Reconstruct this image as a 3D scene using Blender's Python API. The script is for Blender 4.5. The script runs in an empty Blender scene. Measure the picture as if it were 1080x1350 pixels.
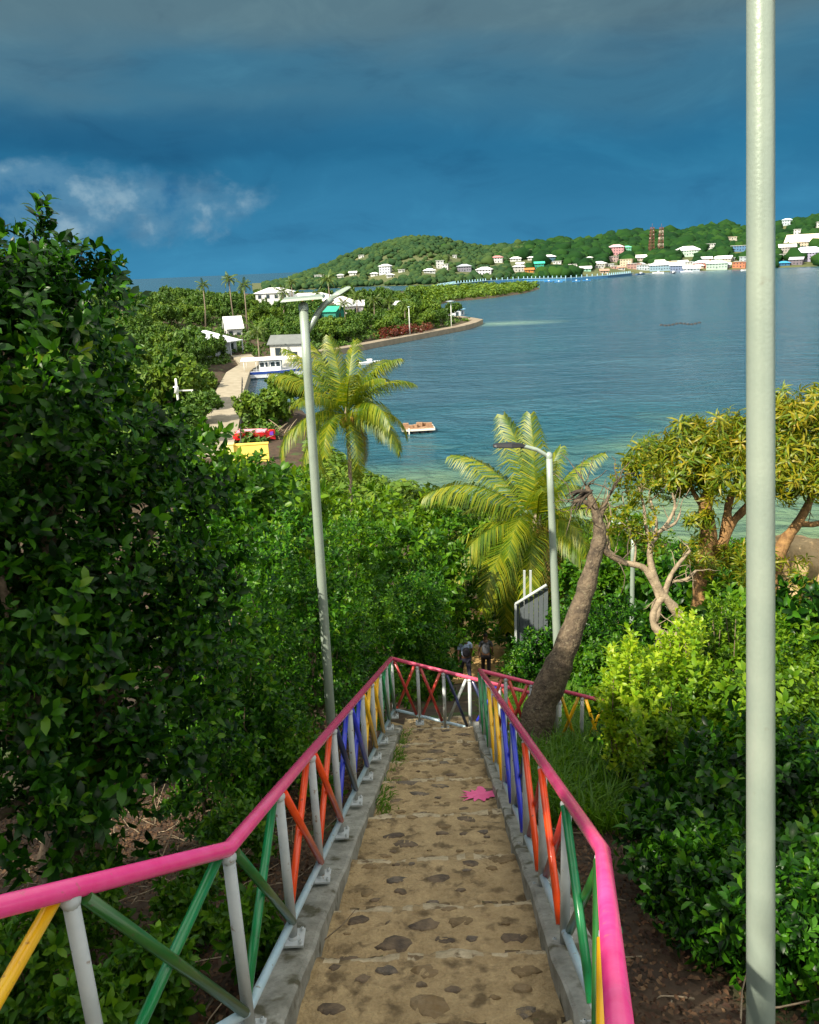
import bpy, bmesh, math, random
import numpy as np
from mathutils import Vector, Matrix
R = math.radians
rng = np.random.default_rng(7); random.seed(7)
S = bpy.context.scene; C = S.collection

# ------------------------------------------------------------ camera
PITCH, ROLL, EYE, FOC = R(16.65), R(2.5), 20.0, 1080.0
_u0 = Vector((0, math.sin(PITCH), math.cos(PITCH))); _r0 = Vector((1, 0, 0))
CF = Vector((0, math.cos(PITCH), -math.sin(PITCH)))
CR = _r0*math.cos(ROLL) - _u0*math.sin(ROLL)
CU = _u0*math.cos(ROLL) + _r0*math.sin(ROLL)
cam = bpy.data.cameras.new('camera'); co = bpy.data.objects.new('camera', cam); C.objects.link(co)
cam.sensor_fit = 'HORIZONTAL'; cam.sensor_width = 36; cam.lens = 36*FOC/1080
cam.clip_start = 0.05; cam.clip_end = 60000
M = Matrix((CR, CU, -CF)).transposed().to_4x4(); M.translation = Vector((0, 0, EYE)); co.matrix_world = M
S.camera = co
# ------------------------------------------------------------ light
SUN_EL, SUN_AZ = R(42), R(-134)          # azimuth clockwise from +y
sd = Vector((math.sin(SUN_AZ)*math.cos(SUN_EL), math.cos(SUN_AZ)*math.cos(SUN_EL), math.sin(SUN_EL)))
sl = bpy.data.lights.new('sun', 'SUN'); sl.energy = 4.6; sl.angle = R(0.6); sl.color = (1, .9, .74)
so = bpy.data.objects.new('sun', sl); C.objects.link(so)
so.rotation_euler = sd.to_track_quat('Z', 'Y').to_euler(); so.location = (-20, -20, 60)
S.view_settings.view_transform = 'Standard'; S.view_settings.look = 'None'
S.view_settings.exposure = 0.9; S.view_settings.gamma = 1
W = bpy.data.worlds.new('World'); S.world = W; W.use_nodes = True
def build_world():
    nt = W.node_tree; N = nt.nodes; L = nt.links; N.clear()
    out = N.new('ShaderNodeOutputWorld'); bg = N.new('ShaderNodeBackground'); bg.inputs[1].default_value = 0.12
    L.new(bg.outputs[0], out.inputs[0])
    sky = N.new('ShaderNodeTexSky'); sky.sky_type = 'NISHITA'; sky.sun_disc = False
    sky.sun_elevation = SUN_EL; sky.sun_rotation = SUN_AZ; sky.air_density = 1.0; sky.dust_density = 1.0
    tc = N.new('ShaderNodeTexCoord'); sep = N.new('ShaderNodeSeparateXYZ'); L.new(tc.outputs['Generated'], sep.inputs[0])
    K = 5.1    # storm cloud radiance, in units of the background strength
    def ramp(src, stops, interp='EASE'):
        r = N.new('ShaderNodeValToRGB'); r.color_ramp.interpolation = interp
        e = r.color_ramp.elements
        while len(e) < len(stops): e.new(0.5)
        for k, (p, c) in enumerate(stops):
            e[k].position = p; e[k].color = (c, c, c, 1) if not isinstance(c, tuple) else (*c, 1)
        L.new(src, r.inputs[0]); return r.outputs[0]
    def math_(op, a, b=None, c=None):
        m = N.new('ShaderNodeMath'); m.operation = op
        for k, v in enumerate((a, b, c)):
            if v is None: continue
            if isinstance(v, (int, float)): m.inputs[k].default_value = v
            else: L.new(v, m.inputs[k])
        return m.outputs[0]
    def mix(f, a, b):
        m = N.new('ShaderNodeMix'); m.data_type = 'RGBA'
        if isinstance(f, (int, float)): m.inputs[0].default_value = f
        else: L.new(f, m.inputs[0])
        for k, v in ((6, a), (7, b)):
            if isinstance(v, tuple): m.inputs[k].default_value = (*v, 1)
            else: L.new(v, m.inputs[k])
        return m.outputs[2]
    def noise(scale, detail, rough, zs=3.0, off=(0, 0, 0), dist=0.0):
        mp = N.new('ShaderNodeMapping'); mp.inputs['Scale'].default_value = (1, 1, zs); mp.inputs['Location'].default_value = off
        L.new(tc.outputs['Generated'], mp.inputs[0])
        n = N.new('ShaderNodeTexNoise'); n.inputs['Scale'].default_value = scale; n.inputs['Detail'].default_value = detail
        n.inputs['Roughness'].default_value = rough; n.inputs['Distortion'].default_value = dist
        L.new(mp.outputs[0], n.inputs['Vector']); return n.outputs[0]
    z = sep.outputs[2]; x = sep.outputs[0]; y = sep.outputs[1]
    n1 = noise(2.2, 5, .5, 4.0, (1.3, 0, .4), .3)
    n2 = noise(6.0, 7, .55, 2.2, (.2, 3, 0), .4)
    n3 = noise(1.2, 3, .5, 5.0, (5, 1, 2))
    zz = math_('ADD', z, math_('MULTIPLY', math_('SUBTRACT', n1, .5), .11))
    base = ramp(zz, [(0, (.042, .22, .39)), (.05, (.034, .19, .345)), (.12, (.021, .145, .275)), (.19, (.042, .155, .25)), (.255, (.088, .17, .215)), (.5, (.12, .17, .21))])
    # darker slate band on the left, lighter grey shelf above it
    left = ramp(x, [(.0, 1.0), (.5, 0.0)])  # x<0 is clamped to 1
    xl = math_('ADD', math_('MULTIPLY', x, 1.0), .42)
    left = ramp(xl, [(0.0, 1.0), (.62, 0.0)])
    zw = math_('ADD', z, math_('MULTIPLY', math_('SUBTRACT', n2, .5), .05))
    band = math_('MULTIPLY', ramp(zw, [(.112, 0.0), (.132, 1.0), (.158, .75), (.18, 0.0)]), left)
    base = mix(math_('MULTIPLY', band, .55), base, (.006, .062, .15))
    shelf = math_('MULTIPLY', ramp(zw, [(.155, 0.0), (.185, 1.0), (.23, .6), (.3, .2)]), math_('MULTIPLY', left, ramp(n1, [(.38, .1), (.62, 1.0)])))
    base = mix(math_('MULTIPLY', shelf, .5), base, (.085, .17, .225))
    # the far cumulus over the left of the bay
    cx = math_('ADD', x, .365); cz = math_('SUBTRACT', z, .070)
    d2 = math_('ADD', math_('MULTIPLY', math_('MULTIPLY', cx, cx), 17), math_('MULTIPLY', math_('MULTIPLY', cz, cz), 330))
    cm = math_('SUBTRACT', 1.15, d2)
    cm = math_('ADD', cm, math_('MULTIPLY', math_('SUBTRACT', noise(9, 8, .58, 1.4, (0, 0, 1), .2), .5), 2.6))
    cmask = ramp(cm, [(.35, 0.0), (1.0, 1.0)])
    ccol = ramp(noise(13, 6, .55, 1.2, (2, 0, 0)), [(.35, (.035, .16, .31)), (.48, (.09, .23, .36)), (.62, (.27, .41, .50))])
    base = mix(math_('MULTIPLY', cmask, .85), base, ccol)
    tex = ramp(noise(7, 8, .6, 2.6, (4, 1, 3), .5), [(.3, (.78, .80, .84)), (.5, (1, 1, 1)), (.7, (1.22, 1.17, 1.12))])
    mt = N.new('ShaderNodeMix'); mt.data_type = 'RGBA'; mt.blend_type = 'MULTIPLY'; mt.inputs[0].default_value = .8; L.new(base, mt.inputs[6]); L.new(tex, mt.inputs[7]); base = mt.outputs[2]
    v = N.new('ShaderNodeVectorMath'); v.operation = 'SCALE'; L.new(base, v.inputs[0]); v.inputs[3].default_value = K
    # storm fills the sky ahead; open behind, with unseen bright cloud added for fill
    yy = math_('ADD', y, math_('MULTIPLY', math_('SUBTRACT', n3, .5), .5))
    storm = ramp(math_('ADD', yy, .35), [(.0, 0.0), (.65, 1.0)])
    low = ramp(z, [(0, 1.0), (.34, 1.0), (.72, .05)])
    hi = ramp(noise(1.7, 6, .55, 1.6, (3, 7, 1)), [(.36, 0.0), (.56, .92)])
    opn = mix(hi, sky.outputs[0], (7.6, 7.3, 6.4))
    fin = mix(math_('MULTIPLY', storm, low), opn, v.outputs[0])
    L.new(fin, bg.inputs[0])
build_world()
S.cycles.max_bounces = 6; S.cycles.diffuse_bounces = 3; S.cycles.glossy_bounces = 2; S.cycles.transmission_bounces = 3
S.cycles.transparent_max_bounces = 4

# ------------------------------------------------------------ projection helpers (photo pixels, 1080 wide)
def P(px, py, Z):
    return Vector((0, 0, EYE)) + CF*Z + CR*((px-540)/FOC*Z) - CU*((py-675)/FOC*Z)
def ray(px, py):
    return (CF + CR*((px-540)/FOC) - CU*((py-675)/FOC))
def G(px, py, z=0.0):
    d = ray(px, py); t = (z-EYE)/d.z
    return Vector((0, 0, EYE)) + d*t
def proj(p):
    d = Vector(p) - Vector((0, 0, EYE)); Z = d.dot(CF)
    return 540 + d.dot(CR)/Z*FOC, 675 - d.dot(CU)/Z*FOC, Z

# ------------------------------------------------------------ objects
def thing(name, label, cat, loc=(0, 0, 0), rz=0, group=None):
    o = bpy.data.objects.new(name, None); C.objects.link(o); o.empty_display_size = .2
    o.location = loc; o.rotation_euler = (0, 0, rz); tag(o, label, cat, group); return o
def tag(o, label=None, cat=None, group=None, kind=None):
    if label: o['label'] = label
    if cat: o['category'] = cat
    if group: o['group'] = group
    if kind: o['kind'] = kind
    return o
def link(name, me, parent=None):
    o = bpy.data.objects.new(name, me); C.objects.link(o)
    if parent: o.parent = parent
    return o
def npmesh(name, V, F, mats, parent=None, idx=None, smooth=False):
    V = np.asarray(V, dtype=np.float32); F = np.asarray(F, dtype=np.int32)
    me = bpy.data.meshes.new(name); k = F.shape[1]
    me.vertices.add(len(V)); me.vertices.foreach_set('co', V.ravel())
    me.loops.add(F.size); me.loops.foreach_set('vertex_index', F.ravel())
    me.polygons.add(len(F)); me.polygons.foreach_set('loop_start', np.arange(len(F), dtype=np.int32)*k)
    me.update(calc_edges=True)
    for m in (mats if isinstance(mats, (list, tuple)) else [mats]): me.materials.append(m)
    if idx is not None: me.polygons.foreach_set('material_index', np.asarray(idx, dtype=np.int32))
    if smooth: me.polygons.foreach_set('use_smooth', np.ones(len(F), dtype=bool))
    me.update(); return link(name, me, parent)
class MB:
    def __init__(s): s.v = []; s.f = []; s.m = []; s.sm = []
    def add(s, V, F, m=0, sm=False):
        o = len(s.v); s.v += [tuple(p) for p in V]
        for f in F: s.f.append([i+o for i in f]); s.m.append(m); s.sm.append(sm)
        return s
    def box(s, c, d, rz=0, m=0):
        x, y, z = d[0]/2, d[1]/2, d[2]/2; cs, sn = math.cos(rz), math.sin(rz)
        V = []
        for k in range(8):
            a = x*(1 if k & 1 else -1); b = y*(1 if k & 2 else -1); e = z*(1 if k & 4 else -1)
            V.append((c[0]+a*cs-b*sn, c[1]+a*sn+b*cs, c[2]+e))
        return s.add(V, [(0, 2, 3, 1), (4, 5, 7, 6), (0, 1, 5, 4), (2, 6, 7, 3), (0, 4, 6, 2), (1, 3, 7, 5)], m)
    def tube(s, pts, r, n=10, m=0, cap=True):
        pts = [Vector(p) for p in pts]; rr = r if isinstance(r, (list, tuple)) else [r]*len(pts)
        V = []; u = None
        for i, p in enumerate(pts):
            a = pts[max(i-1, 0)]; b = pts[min(i+1, len(pts)-1)]
            if 0 < i < len(pts)-1: t = ((p-a).normalized() + (b-p).normalized())
            else: t = b-a
            t = t.normalized() if t.length > 1e-9 else Vector((0, 0, 1))
            if u is None: u = t.orthogonal().normalized()
            else:
                u = u - t*u.dot(t); u = u.normalized() if u.length > 1e-6 else t.orthogonal().normalized()
            w = t.cross(u)
            for k in range(n):
                g = 2*math.pi*k/n; V.append(p + (u*math.cos(g) + w*math.sin(g))*rr[i])
        F = [(i*n+k, i*n+(k+1) % n, (i+1)*n+(k+1) % n, (i+1)*n+k) for i in range(len(pts)-1) for k in range(n)]
        s.add(V, F, m, True)
        if cap:
            o = len(s.v)-len(V)
            s.f.append([o+k for k in range(n)][::-1]); s.m.append(m); s.sm.append(False)
            s.f.append([o+(len(pts)-1)*n+k for k in range(n)]); s.m.append(m); s.sm.append(False)
        return s
    def lathe(s, prof, n=16, c=(0, 0, 0), m=0):
        V = [(c[0]+r*math.cos(2*math.pi*k/n), c[1]+r*math.sin(2*math.pi*k/n), c[2]+z) for r, z in prof for k in range(n)]
        F = [(i*n+k, i*n+(k+1) % n, (i+1)*n+(k+1) % n, (i+1)*n+k) for i in range(len(prof)-1) for k in range(n)]
        return s.add(V, F, m, True)
    def prism(s, poly, z0, z1, m=0):
        n = len(poly); V = [(p[0], p[1], z0) for p in poly] + [(p[0], p[1], z1) for p in poly]
        F = [(k, (k+1) % n, n+(k+1) % n, n+k) for k in range(n)] + [tuple(range(n))[::-1], tuple(range(n, 2*n))]
        return s.add(V, F, m)
    def build(s, name, mats, parent=None, bevel=0):
        me = bpy.data.meshes.new(name); me.from_pydata(s.v, [], s.f)
        for x in (mats if isinstance(mats, (list, tuple)) else [mats]): me.materials.append(x)
        me.polygons.foreach_set('material_index', s.m); me.polygons.foreach_set('use_smooth', s.sm); me.update()
        o = link(name, me, parent)
        if bevel:
            b = o.modifiers.new('bevel', 'BEVEL'); b.width = bevel; b.segments = 2; b.limit_method = 'ANGLE'
        return o

# ------------------------------------------------------------ materials
def pm(name, c1, c2=None, rough=.6, scale=6, metal=0.0, bump=0.0, bscale=None, detail=5, lo=.35, hi=.65, spec=.5, c3=None, s3=40, t3=(.56, .66), nr=.62):
    m = bpy.data.materials.new(name); m.use_nodes = True; nt = m.node_tree; N = nt.nodes; L = nt.links
    b = N['Principled BSDF']; b.inputs['Roughness'].default_value = rough; b.inputs['Metallic'].default_value = metal
    b.inputs['Specular IOR Level'].default_value = spec
    if 'paint' in name and rough < .4: b.inputs['Coat Weight'].default_value = .4; b.inputs['Coat Roughness'].default_value = .12
    b.inputs['Base Color'].default_value = (*c1, 1)
    tc = N.new('ShaderNodeTexCoord')
    if c2:
        n = N.new('ShaderNodeTexNoise'); n.inputs['Scale'].default_value = scale; n.inputs['Detail'].default_value = detail
        n.inputs['Roughness'].default_value = nr; L.new(tc.outputs['Object'], n.inputs['Vector'])
        r = N.new('ShaderNodeValToRGB'); e = r.color_ramp.elements
        e[0].position = lo; e[1].position = hi; e[0].color = (*c1, 1); e[1].color = (*c2, 1)
        L.new(n.outputs[0], r.inputs[0]); col = r.outputs[0]
        if c3:
            n3 = N.new('ShaderNodeTexNoise'); n3.inputs['Scale'].default_value = s3; n3.inputs['Detail'].default_value = 4
            L.new(tc.outputs['Object'], n3.inputs['Vector'])
            r3 = N.new('ShaderNodeValToRGB'); r3.color_ramp.elements[0].position = t3[0]; r3.color_ramp.elements[1].position = t3[1]
            L.new(n3.outputs[0], r3.inputs[0])
            mx = N.new('ShaderNodeMix'); mx.data_type = 'RGBA'; L.new(r3.outputs[0], mx.inputs[0]); L.new(col, mx.inputs[6]); mx.inputs[7].default_value = (*c3, 1)
            col = mx.outputs[2]
        L.new(col, b.inputs['Base Color'])
    if bump:
        n2 = N.new('ShaderNodeTexNoise'); n2.inputs['Scale'].default_value = bscale or scale*4; n2.inputs['Detail'].default_value = 6
        L.new(tc.outputs['Object'], n2.inputs['Vector'])
        bp = N.new('ShaderNodeBump'); bp.inputs['Strength'].default_value = bump; bp.inputs['Distance'].default_value = .03
        L.new(n2.outputs[0], bp.inputs['Height']); L.new(bp.outputs[0], b.inputs['Normal'])
    return m
def leafmat(name, cols, trans=.35, rough=.42, nscale=1.2, nmix=.35, spec=.4):
    m = bpy.data.materials.new(name); m.use_nodes = True; nt = m.node_tree; N = nt.nodes; L = nt.links
    b = N['Principled BSDF']; b.inputs['Roughness'].default_value = rough; b.inputs['Specular IOR Level'].default_value = spec
    g = N.new('ShaderNodeNewGeometry'); tc = N.new('ShaderNodeTexCoord')
    n = N.new('ShaderNodeTexNoise'); n.inputs['Scale'].default_value = nscale; n.inputs['Detail'].default_value = 3
    L.new(tc.outputs['Object'], n.inputs['Vector'])
    mm = N.new('ShaderNodeMix'); mm.data_type = 'FLOAT'; mm.inputs[0].default_value = nmix
    L.new(g.outputs['Random Per Island'], mm.inputs[2]); L.new(n.outputs[0], mm.inputs[3])
    r = N.new('ShaderNodeValToRGB'); e = r.color_ramp.elements
    while len(e) < len(cols): e.new(.5)
    for k, c in enumerate(cols): e[k].position = k/(len(cols)-1)*.9+.05; e[k].color = (*c, 1)
    L.new(mm.outputs[0], r.inputs[0]); L.new(r.outputs[0], b.inputs['Base Color'])
    t = N.new('ShaderNodeBsdfTranslucent')
    hs = N.new('ShaderNodeMix'); hs.data_type = 'RGBA'; hs.blend_type = 'MULTIPLY'; hs.inputs[0].default_value = 1
    L.new(r.outputs[0], hs.inputs[6]); hs.inputs[7].default_value = (1.6, 1.5, .5, 1); L.new(hs.outputs[2], t.inputs[0])
    mx = N.new('ShaderNodeMixShader'); mx.inputs[0].default_value = trans
    L.new(b.outputs[0], mx.inputs[1]); L.new(t.outputs[0], mx.inputs[2]); L.new(mx.outputs[0], N['Material Output'].inputs[0])
    return m
MT = {}
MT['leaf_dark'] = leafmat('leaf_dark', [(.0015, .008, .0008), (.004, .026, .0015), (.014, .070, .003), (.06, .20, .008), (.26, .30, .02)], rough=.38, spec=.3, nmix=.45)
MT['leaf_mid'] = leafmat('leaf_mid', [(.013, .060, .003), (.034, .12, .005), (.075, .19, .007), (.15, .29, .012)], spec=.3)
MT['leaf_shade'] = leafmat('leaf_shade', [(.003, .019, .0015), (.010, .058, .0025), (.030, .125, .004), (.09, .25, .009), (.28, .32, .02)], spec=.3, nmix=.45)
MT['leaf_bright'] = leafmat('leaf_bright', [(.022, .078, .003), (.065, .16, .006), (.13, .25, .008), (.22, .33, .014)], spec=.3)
MT['leaf_yellow'] = leafmat('leaf_yellow', [(.09, .22, .008), (.20, .36, .012), (.32, .45, .016), (.44, .50, .03)], trans=.4)
MT['leaf_mango'] = leafmat('leaf_mango', [(.03, .09, .005), (.10, .17, .007), (.25, .25, .010), (.42, .26, .02)], nmix=.45)
MT['leaf_palm'] = leafmat('leaf_palm', [(.020, .070, .003), (.075, .145, .005), (.19, .235, .007), (.42, .36, .014)], trans=.3, nmix=.4, nscale=.8)
MT['leaf_palm_old'] = leafmat('leaf_palm_old', [(.18, .10, .02), (.26, .18, .03), (.20, .22, .02)], trans=.3)
MT['leaf_far'] = leafmat('leaf_far', [(.014, .055, .003), (.034, .095, .005), (.066, .14, .007), (.11, .18, .010)], trans=.15, rough=.6, nscale=.25, nmix=.4)
MT['leaf_far_bright'] = leafmat('leaf_far_bright', [(.028, .080, .003), (.062, .135, .005), (.11, .19, .008), (.17, .23, .011)], trans=.2, rough=.6, nscale=.25)
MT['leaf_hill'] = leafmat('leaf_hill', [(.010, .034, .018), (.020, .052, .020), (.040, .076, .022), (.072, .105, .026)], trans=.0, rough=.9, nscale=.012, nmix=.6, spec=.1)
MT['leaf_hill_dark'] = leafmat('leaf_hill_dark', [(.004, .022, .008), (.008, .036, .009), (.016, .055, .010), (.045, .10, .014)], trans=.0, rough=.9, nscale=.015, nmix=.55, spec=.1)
MT['leaf_red'] = leafmat('leaf_red', [(.08, .012, .008), (.13, .02, .01), (.10, .05, .01)], trans=.2)
MT['leaf_dry'] = leafmat('leaf_dry', [(.022, .011, .006), (.055, .025, .011), (.095, .048, .021), (.19, .12, .06)], trans=.1, rough=.8)
MT['grass'] = leafmat('grass', [(.03, .11, .004), (.08, .20, .006), (.15, .28, .010)], trans=.4)
MT['bark'] = pm('bark', (.10, .07, .045), (.24, .18, .12), .85, 9, bump=.8, bscale=30)
MT['bark_dark'] = pm('bark_dark', (.05, .037, .024), (.16, .12, .075), .9, 9, bump=1.0, bscale=25, c3=(.17, .14, .09), s3=22)
MT['bark_pale'] = pm('bark_pale', (.17, .13, .08), (.34, .27, .175), .8, 9, bump=.5, bscale=30)
MT['bark_orange'] = pm('bark_orange', (.13, .065, .022), (.30, .17, .06), .85, 8, bump=.7, bscale=24)
MT['palm_bark'] = pm('palm_bark', (.13, .10, .07), (.26, .21, .15), .85, 12, bump=.6, bscale=20)
MT['pink'] = pm('pink_paint', (.92, .05, .27), (.95, .09, .33), .22, 9, bump=.06, bscale=60, c3=(.72, .12, .24), s3=26, t3=(.65, .72))
MT['pink_worn'] = pm('pink_worn', (.62, .06, .14), (.70, .12, .20), .35, 9)
MT['red'] = pm('red_paint', (.58, .045, .03), (.66, .09, .05), .33, 8, c3=(.30, .04, .03), s3=26, t3=(.65, .72))
MT['dark_red'] = pm('dark_red_paint', (.36, .02, .02), (.44, .04, .03), .35, 8)
MT['orange'] = pm('orange_paint', (.90, .085, .008), (.82, .065, .008), .3, 8, c3=(.30, .06, .02), s3=26, t3=(.65, .72))
MT['yellow'] = pm('yellow_paint', (.95, .56, .008), (.90, .48, .006), .3, 8, c3=(.45, .22, .03), s3=26, t3=(.65, .72))
MT['green'] = pm('green_paint', (.008, .24, .075), (.012, .19, .05), .28, 8, c3=(.02, .10, .04), s3=26, t3=(.65, .72))
MT['dark_green'] = pm('dark_green_paint', (.012, .11, .018), (.03, .13, .02), .3, 8, c3=(.06, .09, .03), s3=26, t3=(.65, .72))
MT['blue'] = pm('blue_paint', (.02, .035, .60), (.03, .05, .48), .3, 8, c3=(.10, .10, .25), s3=26, t3=(.65, .72))
MT['dark_blue'] = pm('dark_blue_paint', (.012, .02, .07), (.02, .03, .10), .35, 8)
MT['grey_paint'] = pm('grey_paint', (.44, .49, .50), (.54, .58, .58), .4, 7, c3=(.26, .20, .15), s3=26, t3=(.65, .72))
MT['sky_paint'] = pm('sky_paint', (.42, .60, .70), (.52, .68, .76), .33, 9, c3=(.30, .30, .27), s3=26, t3=(.65, .72))
MT['pole'] = pm('galvanised_pole', (.29, .36, .305), (.35, .42, .35), .36, 3, metal=.25, bump=.07, bscale=70, c3=(.25, .24, .18), s3=9, t3=(.68, .82))
MT['concrete'] = pm('kerb_concrete', (.20, .20, .165), (.36, .36, .31), .85, 5, bump=.6, bscale=28, c3=(.09, .085, .05), s3=6)
MT['cement'] = pm('stair_cement', (.25, .175, .078), (.56, .42, .215), .9, 5, bump=1.0, bscale=36, c3=(.15, .105, .048), s3=7, t3=(.52, .66), detail=14, nr=.82, lo=.32, hi=.68)
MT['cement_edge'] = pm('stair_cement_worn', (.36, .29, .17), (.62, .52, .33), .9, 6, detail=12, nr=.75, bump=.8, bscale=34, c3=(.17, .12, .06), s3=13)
MT['cement_dirt_shade'] = pm('stair_cement_dirt_shade', (.06, .044, .02), (.24, .17, .085), .95, 9, detail=12, nr=.75, bump=.9, bscale=30, c3=(.07, .09, .025), s3=6)  # dirt band at the tread back, with riser shadow put into its tone
MT['stone'] = pm('stair_stone', (.075, .055, .035), (.21, .15, .085), .75, 9, bump=.6, bscale=40)
MT['stone3'] = pm('stair_stone_grey', (.10, .085, .065), (.24, .19, .13), .8, 14, bump=.9, bscale=50, c3=(.30, .22, .11), s3=12)
MT['stone4'] = pm('stair_stone_muddy', (.16, .11, .05), (.30, .215, .105), .9, 10, bump=.9, bscale=40)
MT['stone2'] = pm('stair_stone_tan', (.20, .13, .05), (.26, .19, .10), .8, 9, bump=.6, bscale=40)
MT['soil'] = pm('soil', (.032, .019, .010), (.075, .046, .023), .95, 2.2, bump=.8, bscale=9, c3=(.04, .075, .012), s3=.7)
MT['dirt'] = pm('dirt_path', (.34, .20, .07), (.46, .30, .12), .95, 3, bump=.5, bscale=12)
MT['white'] = pm('white_paint', (.74, .74, .72), (.82, .82, .80), .5, 1.5)
MT['glass'] = pm('window_glass', (.03, .045, .055), None, .15)
MT['black'] = pm('black_plastic', (.018, .018, .02), None, .45)
MT['wood'] = pm('weathered_wood', (.22, .13, .07), (.36, .22, .13), .8, 5, bump=.3)
MT['road'] = pm('shore_road', (.27, .235, .165), (.36, .32, .235), .9, .6, bump=.2, bscale=6)
MT['seawall'] = pm('seawall', (.20, .165, .115), (.29, .24, .17), .9, .5, bump=.4, bscale=3)
MT['rock'] = pm('tan_rock', (.36, .24, .11), (.52, .38, .20), .9, 2.5, bump=.9, bscale=8)

def srgb(r, g, b):
    f = lambda c: (c/255/12.92 if c <= 10 else ((c/255+.055)/1.055)**2.4)
    return (f(r), f(g), f(b))
_cm = {}
def paint(rgb, rough=.6):
    k = (rgb, rough)
    if k not in _cm:
        c = srgb(*rgb); _cm[k] = pm('paint_%d_%d_%d' % rgb, c, tuple(min(1, v*1.12+.01) for v in c), rough, .8)
    return _cm[k]

# ------------------------------------------------------------ stairs layout (top rail key points)
LB = P(300, 1120, 3.45); LC = P(516, 868, 12.4); LU = P(90, 1173, 2.6)
RB = P(795, 1122, 3.45); RC = P(633, 884, 11.5); RU = P(816, 1340, 1.87)
DN = Vector((0, 0, -1.0))
def lerp(a, b, t): return a + (b-a)*t
LU2 = LB + (LU-LB)*3.2; RU2 = RB + (RU-RB)*1.9
def stair_z(y):       # level of the kerb top along the flight
    a = (LB+RB)/2 + DN; b = (LC+RC)/2 + DN
    s = (b.z-a.z)/(b.y-a.y)
    return a.z + (y-a.y)*s
SLOPE = (((LC+RC)/2).z-((LB+RB)/2).z)/(((LC+RC)/2).y-((LB+RB)/2).y)
def stair_x(y):
    a = (LB+RB)/2; b = (LC+RC)/2
    return a.x + (b.x-a.x)*np.clip((y-a.y)/(b.y-a.y), -.6, 1)

# ------------------------------------------------------------ terrain
LAND = np.array([(260, -40), (120, 25), (60, 40), (30, 50), (16, 57), (5, 66), (-3, 76), (-8, 90), (-12, 98), (-12.5, 112), (-16, 124), (-24.5, 128), (-27.5, 140),
                 (-33, 160), (-37, 176), (-33, 188), (-24, 197), (-14, 207), (4, 238), (20, 266), (28, 292), (22, 318), (12, 345), (8, 380), (15, 425),
                 (27, 478), (56, 507), (82, 560), (106, 640), (104, 690), (60, 690), (14, 690), (-60, 780), (-113, 860), (-200, 900), (-420, 700),
                 (-360, 420), (-260, 250), (-220, 100), (-260, -80)], dtype=float)
def inside(x, y, poly):
    r = np.zeros(x.shape, bool); n = len(poly); j = n-1
    for i in range(n):
        xi, yi = poly[i]; xj, yj = poly[j]
        c = ((yi > y) != (yj > y)) & (x < (xj-xi)*(y-yi)/(yj-yi+1e-12)+xi)
        r ^= c; j = i
    return r
def polydist(x, y, poly):
    d = np.full(x.shape, 1e9); n = len(poly)
    for i in range(n):
        a = poly[i]; b = poly[(i+1) % n]; e = b-a; l2 = (e**2).sum()
        t = np.clip(((x-a[0])*e[0]+(y-a[1])*e[1])/l2, 0, 1)
        d = np.minimum(d, np.hypot(x-a[0]-t*e[0], y-a[1]-t*e[1]))
    return d
def wob(x, y, s):
    return (np.sin(x*s*1.3+1.1)*np.cos(y*s*1.7+.3) + .6*np.sin(x*s*2.9-y*s*2.3+2) + .4*np.cos(x*s*5.1+y*s*4.3))/2
_py = np.array([-30, -4, 0, 3, 11.8, 14, 20, 27, 34, 45, 60, 80, 200], float)
_z3 = float(stair_z(3.0)); _z12 = float(stair_z(11.8))
_pz = np.array([_z3+3.5, _z3+1.4, _z3+.75, _z3-.3, _z12-.35, _z12-1.3, _z12-4.2, 5.4, 4.0, 3.0, 2.2, 1.2, .6])
def H(x, y):
    x = np.asarray(x, float); y = np.asarray(y, float)
    d = polydist(x, y, LAND); ins = inside(x, y, LAND); sdist = np.where(ins, d, -d)
    base = np.where(sdist > 0, np.minimum(sdist*.5, 1.1) + np.clip(sdist-3, 0, 60)*.015, np.maximum(sdist*.35, -4))
    base = base + np.where(sdist > 0, 9*np.exp(-(((x+115)/60)**2+((y-300)/95)**2))*np.clip(sdist/40, 0, 1), 0)
    yy = y + np.clip(x-4, 0, 60)*.45 - np.clip(-x-6, 0, 60)*.15
    pr = np.interp(yy, _py, _pz)
    lat = np.abs(x-stair_x(y)); fall = np.where(x < stair_x(y), .22, .16)*np.clip(lat-1.1, 0, 7)*np.clip((16-y)/10, 0, 1)
    pr = pr - fall + wob(x, y, .9)*.10*np.clip((lat-1)/1.5, 0, 1)
    near = np.clip((98-y-np.clip(x, -60, 60)*-.0)/25, 0, 1)
    h = np.where((sdist > 0) & (y < 98), np.maximum(base, pr*np.clip(sdist/14, 0, 1)*near + base*(1-near)), base)
    return h
def Hs(x, y): return float(H(np.array([x]), np.array([y]))[0])
def graded(segs):
    out = []
    for a, b, st in segs: out += list(np.arange(a, b, st))
    return np.array(out + [segs[-1][1]])
gx = graded([(-1600, -400, 120), (-400, -140, 12), (-140, -40, 3), (-40, -9, 1.2), (-9, 9, .3), (9, 40, 1.2), (40, 130, 4), (130, 1600, 90)])
gy = graded([(-60, -4, 3), (-4, 16, .3), (16, 40, .8), (40, 130, 1.6), (130, 320, 3), (320, 720, 7), (720, 1500, 80)])
XX, YY = np.meshgrid(gx, gy, indexing='ij'); ZZ = H(XX, YY)
nx, ny = XX.shape; I = np.arange(nx*ny).reshape(nx, ny)
Fq = np.stack([I[:-1, :-1], I[1:, :-1], I[1:, 1:], I[:-1, 1:]], -1).reshape(-1, 4)
tag(npmesh('ground', np.stack([XX, YY, ZZ], -1).reshape(-1, 3), Fq, MT['soil'], smooth=True), kind='structure')

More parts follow.
